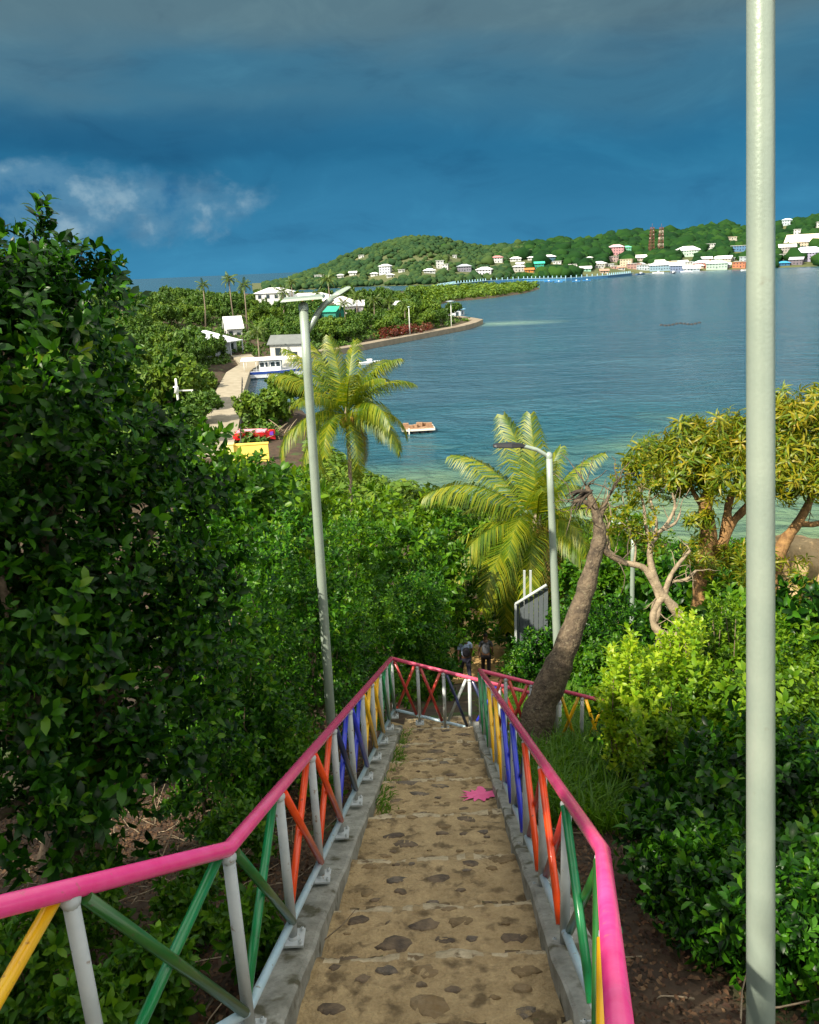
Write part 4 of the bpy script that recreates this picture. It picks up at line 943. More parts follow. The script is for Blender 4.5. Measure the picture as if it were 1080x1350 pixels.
# ------------------------------------------------------------ peninsula: roads, walls
def strip(name, pts, w, z, mat, thick=.5, kind='structure', side=0):
    pts = [Vector((p[0], p[1], 0)) for p in pts]; L_ = []; R_ = []
    for i, p in enumerate(pts):
        t = (pts[min(i+1, len(pts)-1)]-pts[max(i-1, 0)]).normalized(); n = Vector((-t.y, t.x, 0)); L_.append(p+n*w*(.5+side)); R_.append(p-n*w*(.5-side))
    mb = MB(); n = len(pts); V = []
    for a, b in zip(L_, R_): V += [(a.x, a.y, z), (b.x, b.y, z), (b.x, b.y, z-thick), (a.x, a.y, z-thick)]
    F = [(j*4+i, j*4+(i+1) % 4, (j+1)*4+(i+1) % 4, (j+1)*4+i) for j in range(n-1) for i in range(4)] + [(0, 1, 2, 3), ((n-1)*4+3, (n-1)*4+2, (n-1)*4+1, (n-1)*4)]
    mb.add(V, F); o = mb.build(name, MT[mat]); tag(o, kind=kind); return o
road_pts = [G(275, 600, 1.6), G(288, 570, 1.6), G(297, 540, 1.6), G(303, 515, 1.6), G(314, 490, 1.6), G(331, 479, 1.6), G(318, 468, 1.6)]
strip('road', road_pts, 4.6, 1.62, 'road', 1.7)
SW = [(-33, 188), (-24, 197), (-14, 207), (-5, 223), (4, 238), (12, 252), (20, 266), (25, 280), (28, 292), (26, 302), (22, 318)]
strip('promenade', SW, 3.4, 1.45, 'seawall', 2.4, side=.35)
ex = [G(318, 585, 1.6), G(318, 545, 1.6), G(320, 505, 1.6)]
def fence_posts():
    t = thing('railing', 'thin dark railing along the water side of the shore road', 'railing', ex[0])
    mb = MB()
    for k in range(13): p = lerp(ex[0], ex[-1], k/12)-ex[0]; mb.tube([p+Vector((0, 0, -1)), p+Vector((0, 0, 1.0))], .07, 6)
    mb.build('post', MT['black'], t); mb = MB(); mb.tube([Vector((0, 0, 1)), ex[-1]-ex[0]+Vector((0, 0, 1))], .06, 6); mb.build('rail', MT['black'], t)
fence_posts()

# ------------------------------------------------------------ houses
def house(name, label, cat, loc, w, d, h, rz, wall, roof, kind='hip', storeys=1, rh=None, group=None, porch=False, wk=.84, over=.5):
    """front looks along local -y"""
    t = thing(name, label, cat, loc, rz, group); H_ = h*storeys; rh = rh if rh is not None else min(w, d)*.22
    mb = MB(); mb.box((0, 0, H_/2-1.0), (w, d, H_+2)); wall = tuple(int(c*wk) for c in wall); mb.build('wall', paint(wall), t)  # wk darkens the wall colour to stand in for shaded walls
    ww, dd = w/2+over, d/2+over; mb = MB(); th = .18
    if kind == 'hip':
        e = max(0.01, (w-d)/2) if w > d else .01; f = max(0.01, (d-w)/2) if d > w else .01
        V = [(-ww, -dd, H_), (ww, -dd, H_), (ww, dd, H_), (-ww, dd, H_), (-e, -f, H_+rh), (e, -f, H_+rh), (e, f, H_+rh), (-e, f, H_+rh), (-ww, -dd, H_-th), (ww, -dd, H_-th), (ww, dd, H_-th), (-ww, dd, H_-th)]
        mb.add(V, [(0, 1, 5, 4), (1, 2, 6, 5), (2, 3, 7, 6), (3, 0, 4, 7), (4, 5, 6, 7), (8, 9, 1, 0), (9, 10, 2, 1), (10, 11, 3, 2), (11, 8, 0, 3), (11, 10, 9, 8)])
    elif kind == 'gable':      # ridge along x
        V = [(-ww, -dd, H_-.1), (ww, -dd, H_-.1), (ww, dd, H_-.1), (-ww, dd, H_-.1), (-ww, 0, H_+rh), (ww, 0, H_+rh)]; V2 = [(a, b, c-th) for a, b, c in V]
        mb.add(V+V2, [(0, 1, 5, 4), (3, 4, 5, 2), (6, 10, 11, 7), (9, 8, 11, 10), (0, 6, 7, 1), (2, 8, 9, 3), (0, 4, 10, 6), (4, 3, 9, 10), (1, 7, 11, 5), (5, 11, 8, 2)])
        mw = MB(); mw.add([(-w/2, -d/2, H_-.05), (-w/2, d/2, H_-.05), (-w/2, 0, H_+rh*.86), (w/2, -d/2, H_-.05), (w/2, d/2, H_-.05), (w/2, 0, H_+rh*.86)], [(0, 2, 1), (3, 4, 5)]); mw.build('gable', paint(wall), t)
    else:                       # flat slab with parapet lip
        mb.box((0, 0, H_+.15), (w+2*over*.6, d+2*over*.6, .3))
    mb.build('roof', paint(roof), t)
    nW = max(2, int(w/3.2))
    for s in range(storeys):
        for face in (-1, 1):
            for k in range(nW):
                x = -w/2 + (k+.5)*w/nW; isdoor = s == 0 and k == nW//2 and face == -1
                if face == 1 and k % 2: continue
                m = MB(); m.box((x, face*(d/2+.02), s*h+(1.05 if isdoor else h*.55)), (min(1.3, w/nW*.5), .08, 2.1 if isdoor else h*.42)); m.build('door' if isdoor else 'window', MT['glass'], t)
        for sx in (-1, 1):
            m = MB(); m.box((sx*(w/2+.02), 0, s*h+h*.55), (.08, min(1.3, d*.3), h*.42)); m.build('window', MT['glass'], t)
    if porch:
        for s in range(storeys):
            m = MB(); m.box((0, -d/2-1.2, s*h+h-.1), (w*.96, 2.4, .2)); m.build('porch_roof' if s == storeys-1 else 'balcony', paint(roof if s == storeys-1 else wall), t)
            for k in range(4):
                m = MB(); m.box((-w*.46+k*w*.92/3, -d/2-2.3, s*h+h/2-.1-(.5 if s == 0 else 0)), (.22, .22, h-.2+(1 if s == 0 else 0))); m.build('column', paint(wall), t)
    return t
WH = (226, 228, 226)
p = G(308, 470, 1.6); th_ = R(-52)
house('house', 'white house with a broad pale hipped roof among trees at the shore road', 'house', (p.x-9, p.y+6, 1.4), 15, 10, 3.4, R(62), (205, 215, 225), (232, 236, 240), 'hip', 1, 2.6, porch=True)
p = G(312, 455, 1.6); house('house', 'small white roofed hut just behind the broad roofed house', 'house', (p.x-3.5, p.y+15, 2.0), 4.4, 5, 3.4, R(20), WH, (225, 230, 226), 'gable', 1, 3.2)
p = G(375, 482, .8); house('boathouse', 'small white boathouse with a grey pitched roof behind the covered boat', 'boathouse', (p.x+.5, p.y+7, 1.2), 7.2, 6, 4.0, R(-8), (238, 234, 222), (105, 110, 108), 'gable', 1, 1.6, porch=False)
g_pv = 'village houses on the peninsula'
def Zg_at(px, dist): d = ray(px, 380); k = dist/math.hypot(d.x, d.y); x, y = d.x*k, d.y*k; return Vector((x, y, Hs(x, y)))
for (px, py, dist, w, d, h, st, wall, roof, kind, lab) in [
    (362, 381, 330, 13, 8, 3.2, 2, WH, WH, 'hip', 'white roofed house on the skyline of the peninsula, left of the far palm'),
    (408, 388, 330, 18, 8, 3, 2, (190, 90, 70), WH, 'hip', 'red walled house with a white roof right of the lamp post top'),
    (440, 393, 300, 14, 8, 3, 2, (240, 225, 215), (225, 215, 205), 'hip', 'cream house with a pale roof behind the curved lamp arm'),
    (432, 404, 255, 7, 6, 3.4, 1, (30, 140, 120), (40, 155, 130), 'gable', 'small turquoise hut below the curved lamp arm'),
    (460, 397, 285, 9, 7, 3, 1, (235, 225, 225), (235, 235, 230), 'gable', 'white hut with pink walls at the palms right of the lamp arm'),
    (520, 398, 330, 16, 7, 3, 1, (215, 220, 215), (225, 230, 228), 'hip', 'long low white roof behind the mangroves of the point'),
    (600, 397, 350, 6, 5, 3, 1, (220, 225, 230), (120, 170, 200), 'hip', 'small blue roofed shelter near the tip of the point')]:
    q = Zg_at(px, dist); dd = ray(px, py); zt = EYE + dd.z/math.hypot(dd.x, dd.y)*dist
    H_ = h*st; z = q.z + min(3.2, max(0, zt-H_-1.2-q.z))
    house('house', lab, 'house', (q.x, q.y, max(q.z, z)), w, d, h, R(random.uniform(-25, 25)), wall, roof, kind, st, group=g_pv)

# town across the bay: (px, base py, width px, storeys, wall, roof, kind, label)
PK = (205, 150, 155); BG = (214, 200, 170); TEAL = (40, 165, 140); LB_ = (120, 165, 200); GY = (150, 160, 168)
TOWN = [
 (508, 361, 15, 3, (215, 222, 235), WH, 'hip', 'three storey white villa alone on the lower hillside'),
 (493, 364, 9, 1, WH, WH, 'hip', 'low white cottage just left of the three storey villa'),
 (477, 340, 7, 1, WH, WH, 'flat', 'tiny white hut highest on the left flank of the hill'),
 (529, 359, 8, 1, WH, WH, 'flat', 'small white flat house right of the three storey villa'),
 (514, 366, 9, 1, WH, WH, 'hip', 'white cottage at the foot of the hill below the villa'),
 (465, 363, 9, 1, WH, WH, 'gable', 'white gabled cottage at the foot of the left flank'),
 (420, 366, 12, 1, WH, WH, 'flat', 'long white shed low at the left end of the hills'),
 (448, 366, 8, 1, WH, WH, 'hip', 'white cottage by the hill foot right of the far palm'),
 (580, 354, 9, 3, WH, WH, 'flat', 'tall narrow white house with a lower wing on the hill'),
 (587, 355, 8, 2, WH, WH, 'flat', 'lower white wing house beside the tall narrow house'),
 (600, 340, 5, 1, WH, WH, 'flat', 'speck of a white hut above the tall narrow house'),
 (566, 360, 15, 1, (200, 205, 205), WH, 'hip', 'wide low white house below the tall narrow house'),
 (612, 358, 17, 2, (150, 150, 165), GY, 'hip', 'grey house with a purple tint near the shore'),
 (639, 362, 20, 2, (225, 225, 235), WH, 'hip', 'wide white hall with a hipped roof above the blue jetty'),
 (656, 346, 14, 2, WH, (180, 120, 120), 'hip', 'white house with a dusty pink roof on the slope'),
 (680, 344, 14, 1, WH, WH, 'hip', 'white bungalow right of the pink roofed house'),
 (700, 343, 8, 1, WH, WH, 'hip', 'small white bungalow right of the other on the slope'),
 (684, 358, 13, 2, (215, 215, 210), WH, 'hip', 'white two storey house above the jetty bend'),
 (686, 351, 9, 1, WH, WH, 'gable', 'small white gable just above the jetty bend house'),
 (698, 359, 11, 1, (215, 140, 60), (190, 110, 50), 'gable', 'orange shed beside the jetty'),
 (711, 354, 12, 2, TEAL, (50, 180, 150), 'gable', 'teal house with a teal roof near the jetty'),
 (724, 345, 15, 2, (60, 110, 130), WH, 'hip', 'white roofed house with blue walls right of the teal house'),
 (735, 348, 11, 1, WH, WH, 'flat', 'long white flat house below the blue walled one'),
 (757, 352, 14, 1, WH, WH, 'flat', 'white flat roofed house above the shore mangroves'),
 (772, 357, 14, 1, (150, 210, 185), WH, 'gable', 'mint green cottage by the water'),
 (777, 343, 7, 1, (190, 225, 210), WH, 'hip', 'small pale mint cottage above the green one'),
 (790, 351, 17, 1, (220, 215, 195), WH, 'hip', 'cream house with a white roof left of the beige block'),
 (812, 336, 20, 3, PK, (195, 165, 170), 'hip', 'big pink three storey house on the hillside'),
 (826, 333, 11, 2, (120, 200, 165), (110, 215, 170), 'hip', 'mint roofed annex joined right of the big pink house'),
 (808, 345, 13, 2, (195, 170, 165), (225, 220, 215), 'flat', 'pale pink block below the big pink house'),
 (826, 352, 15, 3, BG, BG, 'flat', 'plain beige three storey block by the shore'),
 (843, 343, 18, 1, (205, 195, 185), (225, 220, 215), 'gable', 'long cream shed between the pink house and the towers'),
 (850, 356, 20, 2, (190, 205, 215), WH, 'flat', 'white two storey warehouse on the waterfront'),
 (872, 356, 30, 2, (150, 185, 205), WH, 'hip', 'wide pale blue waterfront building below the towers'),
 (893, 302, 15, 1, (205, 225, 230), WH, 'hip', 'white hipped house on the skyline right of the towers'),
 (906, 337, 32, 2, (195, 225, 205), WH, 'hip', 'large white roofed building with pale green walls on the slope'),
 (893, 357, 17, 2, (120, 140, 175), (200, 215, 230), 'gable', 'blue grey gabled building on the waterfront'),
 (912, 357, 20, 1, (190, 205, 215), WH, 'gable', 'long white gabled shed on the waterfront'),
 (938, 328, 18, 2, (228, 230, 225), (215, 222, 215), 'flat', 'plain white block amid dark trees left of the tall pole'),
 (965, 316, 22, 1, (200, 195, 180), BG, 'flat', 'low cream strip of a building near the ridge left of the tall pole'),
 (925, 353, 20, 2, (215, 130, 110), (215, 230, 240), 'hip', 'coral building with a pale blue roof on the waterfront'),
 (945, 354, 26, 2, (190, 215, 200), (205, 230, 215), 'hip', 'pale green waterfront house with a broad roof'),
 (972, 331, 20, 2, (90, 140, 185), WH, 'flat', 'blue and white house left of the tall pole'),
 (955, 344, 18, 1, (215, 205, 190), WH, 'gable', 'cream gabled house above the pale green waterfront house'),
 (975, 353, 16, 2, (205, 125, 85), (190, 120, 85), 'flat', 'terracotta waterfront building beside the tall pole'),
 (1033, 297, 12, 2, (200, 220, 225), (205, 230, 235), 'hip', 'pale house on the skyline right of the tall pole'),
 (1047, 313, 8, 3, WH, WH, 'flat', 'small white tower house on the wooded slope at right'),
 (1076, 300, 8, 2, WH, WH, 'flat', 'white house at the right edge near the ridge'),
 (1062, 326, 50, 2, (215, 200, 175), (218, 204, 178), 'gable', 'long tan roofed school at the right edge'),
 (1064, 343, 44, 3, (175, 172, 200), (205, 212, 235), 'hip', 'lavender three storey building with arcades at the right edge'),
 (1036, 333, 20, 2, (185, 180, 175), (210, 205, 200), 'gable', 'grey cream house left of the long tan school'),
 (1033, 350, 14, 1, (30, 110, 160), (45, 140, 190), 'hip', 'bright blue boathouse on the waterfront right of the pole'),
 (1050, 349, 16, 2, (120, 110, 120), (160, 160, 170), 'gable', 'dark grey waterfront house beside the bright blue boathouse'),
 (1036, 342, 16, 2, (170, 165, 165), WH, 'flat', 'white flat roofed house above the bright blue boathouse'),
]
_r = random.Random(14)
for px in range(790, 985, 8):
    c_ = _r.choice([(200, 200, 195), (175, 190, 200), (205, 185, 165), (160, 175, 170), (190, 150, 140)])
    TOWN.append((px+_r.uniform(-3, 3), float(np.interp(px, sh_x, sh_y))-_r.uniform(2.5, 13), _r.uniform(8, 14), _r.choice([1, 1, 2]), c_, _r.choice([WH, WH, (190, 200, 205), (170, 130, 110)]), _r.choice(['hip', 'gable', 'flat']), 'small pale house packed among the larger buildings of the waterfront town'))
for k, (px, py, w, st, wall, roof, kind, lab) in enumerate(TOWN):
    p = hill_hit(px, py); Z = proj(p)[2]; wm = w/FOC*Z; hst = 3.4*Z/1150
    house('house', lab, 'house', p, wm, wm*.6, hst, -bearing(px)+R(((k*37) % 30)-15), wall, roof, kind, st, rh=wm*(.16 if kind == 'hip' else .2), group='houses across the bay', over=1.2, wk=.80)
# two lattice towers
for k, (px, lab) in enumerate([(858, 'rusty plain lattice tower left of the red and white one'), (870, 'red and white banded lattice tower on the hill above the town')]):
    p = hill_hit(px, 338); t = thing('lattice_tower', lab, 'tower', p, 0, 'lattice towers above the town'); Z = proj(p)[2]; hh = 36/FOC*Z; w = 3.6
    mb = MB(); N_ = 9
    cs = lambda z: w*(1-.45*z/hh)
    for j in range(N_):
        z0, z1 = hh*j/N_, hh*(j+1)/N_; mi = j % 2 if k else 0; a, b = cs(z0), cs(z1)
        for q in range(4):
            sx, sy = ((-1, -1), (1, -1), (1, 1), (-1, 1))[q]; sx2, sy2 = ((-1, -1), (1, -1), (1, 1), (-1, 1))[(q+1) % 4]
            mb.tube([(sx*a, sy*a, z0), (sx*b, sy*b, z1)], .34, 4, mi); mb.tube([(sx*a, sy*a, z0), (sx2*b, sy2*b, z1)], .2, 4, mi); mb.tube([(sx2*a, sy2*a, z0), (sx*b, sy*b, z1)], .2, 4, mi); mb.tube([(sx*b, sy*b, z1), (sx2*b, sy2*b, z1)], .2, 4, mi)
    mb.build('lattice', [paint((105, 62, 50)), paint((165, 145, 132))], t)
    m = MB(); m.tube([(0, 0, hh), (0, 0, hh+5)], [.25, .12], 5); m.build('mast', paint((120, 70, 55)), t)
    for j in range(3): m = MB(); m.lathe([(.1, -.9), (.9, -.6), (1, 0), (.9, .6), (.1, .9)], 8, (cs(hh*.8)*(1 if j else -1), (j-1)*1.2, hh*(.62+.13*j))); m.build('antenna', paint((215, 200, 190)), t)
# long blue jetty with railing posts
jp = [G(577, 382, 0), G(600, 377.5, 0), G(640, 373.5, 0), G(690, 370.5, 0), G(745, 370, 0), G(800, 366.5, 0), G(832, 363, 0)]
t = thing('jetty', 'long low jetty with blue painted side boards across the bay', 'jetty', jp[0])
def ribbon(pts, z0, z1, wd, mat, name, par):
    mb = MB(); V = []
    for i, p in enumerate(pts):
        tt = (pts[min(i+1, len(pts)-1)]-pts[max(i-1, 0)]).normalized(); n = Vector((-tt.y, tt.x, 0))*wd/2
        for q, z in ((p+n, z1), (p-n, z1), (p-n, z0), (p+n, z0)): V.append((q.x-jp[0].x, q.y-jp[0].y, z))
    n = len(pts); mb.add(V, [(j*4+i, j*4+(i+1) % 4, (j+1)*4+(i+1) % 4, (j+1)*4+i) for j in range(n-1) for i in range(4)] + [(0, 1, 2, 3), (4*n-1, 4*n-2, 4*n-3, 4*n-4)])
    return mb.build(name, mat, par)
ribbon(jp, 2.4, 2.9, 7, paint((115, 145, 160)), 'deck', t)
ribbon([p + Vector((0, -3.2, 0)) for p in jp], .1, 2.3, .8, paint((55, 120, 165)), 'side_board', t)
mb = MB(); 
for i in range(len(jp)-1):
    n = int((jp[i+1]-jp[i]).length/7)
    for k in range(n):
        p = lerp(jp[i], jp[i+1], k/n)-jp[0]; mb.box((p.x, p.y-3, 2.2), (.7, .7, 5.6))
o = mb.build('railing_posts', paint((150, 190, 205)), t); tag(o, kind='stuff')
g_b = 'blue boats moored at the jetty'
def boat_small(name, label, cat, loc, L, rz, hull, top=None, group=None, canopy=None, motor=0, stripe=None):
    t = thing(name, label, cat, loc, rz, group); B = L*.17; hgt = L*.11; mb = MB(); n = 9; V = []
    for k in range(n):
        u = k/(n-1); w = B*(1-max(0, (u-.45)/.55)**2.2)*(.92 if k == 0 else 1); x = -L/2+L*u; sh = hgt*(1+.45*max(0, u-.4)**1.5)
        V += [(x, -w, sh), (x, -w*.82, .15*hgt), (x, 0, -.35*hgt+.25*hgt*u*u), (x, w*.82, .15*hgt), (x, w, sh), (x, w*.86, sh), (x, w*.7, hgt*.45), (x, -w*.7, hgt*.45), (x, -w*.86, sh)]
    F = [(j*9+i, j*9+(i+1) % 9, (j+1)*9+(i+1) % 9, (j+1)*9+i) for j in range(n-1) for i in range(9)] + [tuple(range(8, -1, -1))]
    mb.add(V, F, 0, False); mb.build('hull', paint(hull, .35), t)
    if stripe:
        m = MB(); V = []
        for k in range(n):
            u = k/(n-1); w = B*(1-max(0, (u-.45)/.55)**2.2)*(.92 if k == 0 else 1)+.02; x = -L/2+L*u; sh = hgt*(1+.45*max(0, u-.4)**1.5)
            V += [(x, -w, sh*.95), (x, -w*.93, sh*.62), (x, w, sh*.95), (x, w*.93, sh*.62)]
        m.add(V, [(j*4, j*4+1, j*4+5, j*4+4) for j in range(n-1)] + [(j*4+3, j*4+2, j*4+6, j*4+7) for j in range(n-1)]); m.build('stripe', paint(stripe, .35), t)
    if top:
        m = MB(); m.box((L*.02, 0, hgt*1.25), (L*.16, B*1.0, hgt*1.3)); m.box((L*.02, 0, hgt*1.98), (L*.2, B*1.15, hgt*.14)); m.build('console', paint(top), t)
        m = MB(); m.box((L*.103, 0, hgt*1.6), (.03, B*.8, hgt*.5)); m.build('windscreen', MT['glass'], t)
    for k in range(motor):
        y = (k-(motor-1)/2)*B*.75; m = MB(); m.box((-L/2-.12, y, hgt*1.15), (L*.085, L*.06, hgt*1.1)); m.box((-L/2-.2, y, hgt*.3), (L*.035, L*.03, hgt*1.3)); m.box((-L/2-.12, y, hgt*1.75), (L*.06, L*.045, hgt*.2)); m.build('outboard_motor', MT['black'], t)
    return t
for k, (px, py) in enumerate([(596, 381), (609, 380), (722, 371.5), (735, 372), (758, 371), (772, 370)]):
    p = G(px, py, 0); Z = proj(p)[2]; boat_small('boat', 'small blue boat moored beside the long blue jetty', 'boat', (p.x, p.y-6, .0), 13/FOC*Z*.8, R(random.uniform(-20, 20)), (50, 130, 195), (205, 225, 235), g_b)
for k, (px, py, hull, lab) in enumerate([(868, 360.5, WH, 'white boat moored on the town waterfront below the blue building'), (905, 359, (210, 215, 225), 'pale boat on the town waterfront left of the coral building'), (985, 357, WH, 'white boat beside the terracotta waterfront building'), (845, 362, (60, 90, 130), 'dark blue boat at the left end of the town waterfront'), (888, 360.5, (70, 75, 90), 'dark boat between the two pale boats on the town waterfront')]):
    p = G(px, py, 0); Z = proj(p)[2]; boat_small('boat', lab, 'boat', (p.x, p.y, 0), 15/FOC*Z, R(k*23-40), hull, (215, 220, 225), 'boats at the town waterfront')
mb = MB()
for k in range(11):
    p = G(872+k*5, 429-.25*k+math.sin(k), 0); mb.lathe([(0.01, .45), (.4, .35), (.6, .05), (.5, -.3)], 8, tuple(p))
tag(mb.build('float_line', MT['black']), 'dark line of floats on the open water', 'floats')

# covered boat at the quay
p = G(364, 497, 0); Z = proj(p)[2]; Lb = 92/FOC*Z
t = boat_small('covered_boat', 'white covered tour boat with a blue stripe moored at the quay', 'boat', (p.x, p.y, 0), Lb, R(4), (238, 240, 244), None, None, None, 0, (45, 75, 160))
hg = Lb*.11; B = Lb*.17
m = MB(); m.box((-Lb*.06, 0, hg*1.0+.9), (Lb*.30, B*1.5, 1.9)); m.build('cabin', paint(WH), t)
for sy in (-1, 1):
    for k in range(4): q = MB(); q.box((-Lb*.17+k*Lb*.075, sy*(B*.75+.02), hg+1.2), (Lb*.055, .06, .8)); q.build('window', MT['glass'], t)
m = MB(); V = []
for k in range(7):
    u = k/6; x = -Lb*.46+u*Lb*.78
    V += [(x, -B*1.02, hg+2.2), (x, 0, hg+2.55), (x, B*1.02, hg+2.2), (x, B*1.02, hg+2.08), (x, -B*1.02, hg+2.08)]
m.add(V, [(j*5+i, j*5+(i+1) % 5, (j+1)*5+(i+1) % 5, (j+1)*5+i) for j in range(6) for i in range(5)] + [(0, 1, 2, 3, 4), (34, 33, 32, 31, 30)]); m.build('canopy', paint((242, 242, 238)), t)
for k in range(5):
    for sy in (-1, 1): m = MB(); m.tube([(-Lb*.42+k*Lb*.17, sy*B*.92, hg*.9), (-Lb*.42+k*Lb*.17, sy*B*.92, hg+2.15)], .05, 6); m.build('canopy_post', paint(WH), t)
p2 = G(334, 490, 0); boat_small('boat', 'grey tarpaulin covered skiff at the stern of the covered boat', 'boat', (p2.x-.5, p2.y+2, 0), 5.5, R(80), (150, 165, 170), (170, 180, 180), None, None, 1)
p = G(487, 480.5, 0); Z = proj(p)[2]; boat_small('dinghy', 'white open motorboat with two black outboards by the promenade', 'boat', (p.x, p.y, 0), 30/FOC*Z*1.05, R(22), (236, 238, 240), (225, 228, 230), None, None, 2)
# floating pontoon
p = G(551, 569, 0); Z = proj(p)[2]; Lp = 42/FOC*Z
t = thing('pontoon', 'floating wooden pontoon with a white edge loaded with brown crates', 'pontoon', p, R(4))
m = MB(); m.box((0, 0, .5), (Lp, 2.8, .16)); m.build('deck', MT['wood'], t)
m = MB(); [m.box((0, sy*1.42, .48), (Lp+.06, .07, .24)) for sy in (-1, 1)]; [m.box((sx*(Lp/2+.02), 0, .48), (.07, 2.8, .24)) for sx in (-1, 1)]; m.build('edge_board', paint((215, 210, 195)), t)
for k in range(4): m = MB(); m.tube([(-Lp*.38+k*Lp*.25, -1.3, .2), (-Lp*.38+k*Lp*.25, 1.3, .2)], .26, 12); m.build('barrel_float', MT['black'], t)
m = MB(); m.tube([(-Lp*.3, -1.5, -.6), (-Lp*.3, -1.5, .75)], .06, 8); m.build('mooring_post', paint((225, 225, 215)), t)
g_ = np.random.default_rng(5)
for k in range(6):
    m = MB(); s = g_.uniform(.35, .6); m.box((0, 0, s*.4), (s*1.3, s, s*.8)); 
    for q in range(3): m.box((0, -s*.5-.012, s*(.13+.27*q)), (s*1.32, .025, s*.16))
    o = m.build('crate', MT['wood']); lo = Vector((-Lp*.36+k*Lp*.145, g_.uniform(-.2, .9), .585)); o.location = Vector(p)+Matrix.Rotation(R(4), 3, 'Z') @ lo; o.rotation_euler = (0, 0, g_.uniform(-.4, .4))
    tag(o, 'slatted brown crate standing on the floating pontoon', 'crate', 'crates on the pontoon')
# canoe, yellow wall, driftwood on the little beach
p = G(337, 583, 1.0); Z = proj(p)[2]; Lk = 54/FOC*Z
t = boat_small('canoe', 'red canoe with a purple end and pink rim lying beside the road', 'canoe', (p.x, p.y, Hs(p.x, p.y)+.2), Lk, R(-2), (205, 25, 35)); t.scale = (1, 1.2, 1.7)
m = MB(); m.box((Lk*.40, 0, Lk*.085), (Lk*.13, Lk*.13, Lk*.05)); m.build('end_cover', paint((95, 40, 160)), t)
m = MB(); m.box((-Lk*.06, 0, Lk*.125), (Lk*.7, Lk*.27, Lk*.02)); m.build('deck', paint((235, 150, 165)), t)
p = G(330, 606, 1.4); Z = proj(p)[2]; wy = 50/FOC*Z
t = thing('garden_wall', 'low bright yellow wall with a white pillar at the corner of the beach road', 'wall', (p.x, p.y, Hs(p.x, p.y)), R(5))
m = MB(); m.box((0, 0, .6), (wy, .5, 2.4)); m.build('wall', paint((236, 205, 95), .8), t)
m = MB(); m.box((0, 0, 1.86), (wy+.1, .62, .12)); m.build('coping', paint((240, 205, 90), .8), t)
m = MB(); m.box((-wy/2+.1, -.28, .7), (.7, .7, 2.6)); m.box((-wy/2+.1, -.28, 2.05), (.82, .82, .1)); m.build('pillar', paint((240, 225, 140), .8), t)
mb = MB(); g_ = np.random.default_rng(6)
for k in range(60):
    q = G(352+g_.normal(0, 16), 574+g_.normal(0, 3), 1.2); a = g_.uniform(0, 6.28); L_ = g_.uniform(.6, 2.0); d = Vector((math.cos(a), math.sin(a), g_.uniform(0, .9)))
    mb.tube([q, q+d*L_*.5+Vector((0, 0, .1)), q+d*L_], [.08, .06, .03], 5)
tag(mb.build('driftwood', MT['bark_pale']), 'tangle of pale driftwood on the shore beside the canoe', 'driftwood', kind='stuff')
# white utility pole
p = G(238, 552, 2); t = thing('utility_pole', 'white utility pole with a crossarm among trees left of the shore road', 'utility pole', (p.x, p.y, Hs(p.x, p.y))); Z = proj(p)[2]
top = P(234, 497, Z).z - Hs(p.x, p.y)
m = MB(); m.tube([(0, 0, -.5), (0, 0, top)], [.2, .13], 10); m.build('pole', paint((228, 228, 220)), t)
m = MB(); m.box((.9, 0, top-1.6), (2.4, .14, .16)); m.build('crossarm', paint((215, 215, 205)), t)
m = MB(); m.lathe([(.05, 0), (.34, .1), (.36, .8), (.3, .95), (.04, 1.0)], 12, (0, -.4, top-1.9)); m.build('transformer', paint((232, 232, 226)), t)
m = MB(); m.tube([(1.9, 0, -1), (1.9, 0, top-1.6)], .06, 6); m.build('stay', paint((215, 215, 205)), t)
for (px, py, dist, hh, lab) in [(448, 428, 262, 9, 'thin pale mast among the palms right of the lamp post'), (538, 445, 240, 8, 'pale mast among the mangroves of the point'), (594, 430, 262, 8.5, 'mast with a round pale disc near the end of the point')]:
    q = Zg_at(px, dist); t = thing('mast', lab, 'mast', q, 0, 'masts on the point'); m = MB(); m.tube([(0, 0, -.5), (0, 0, hh)], [.16, .1], 8); m.build('pole', paint((205, 208, 200)), t)
    m = MB(); m.lathe([(.01, -.1), (1.6 if 'disc' in lab else .5, 0), (.01, .12)], 12, (0, 0, hh)); m.build('head', paint((190, 210, 225)), t)

# board fence on the slope
p = P(700, 822, 26); gz = Hs(p.x, p.y); k_ = 26/FOC; t = thing('board_fence', 'short grey board fence with a slanted pale top rail below the right palm', 'fence', (p.x, p.y, gz), R(-6))
zb = p.z-gz
m = MB()
for q in range(7): tz = zb+.66+.09*q; m.box((-18*k_+q*6.2*k_, .01*(q % 2), (tz+zb-1.4)/2), (5.6*k_, .05, tz-zb+1.4))
m.build('board_panel', paint((84, 92, 96)), t)
m = MB(); a = Vector((-20*k_, -.12, zb+.72)); b2 = Vector((20*k_, -.12, zb+1.36)); m.tube([a, b2], .05, 6); m.build('top_rail', paint((170, 178, 176)), t)
for xx in (-20, -8, 0): m = MB(); m.box((xx*k_, -.1 if xx == -20 else .25, zb+(.05 if xx == -20 else .75)), (.07, .07, 1.3 if xx == -20 else 1.9)); m.build('post', paint((165, 172, 170)), t)

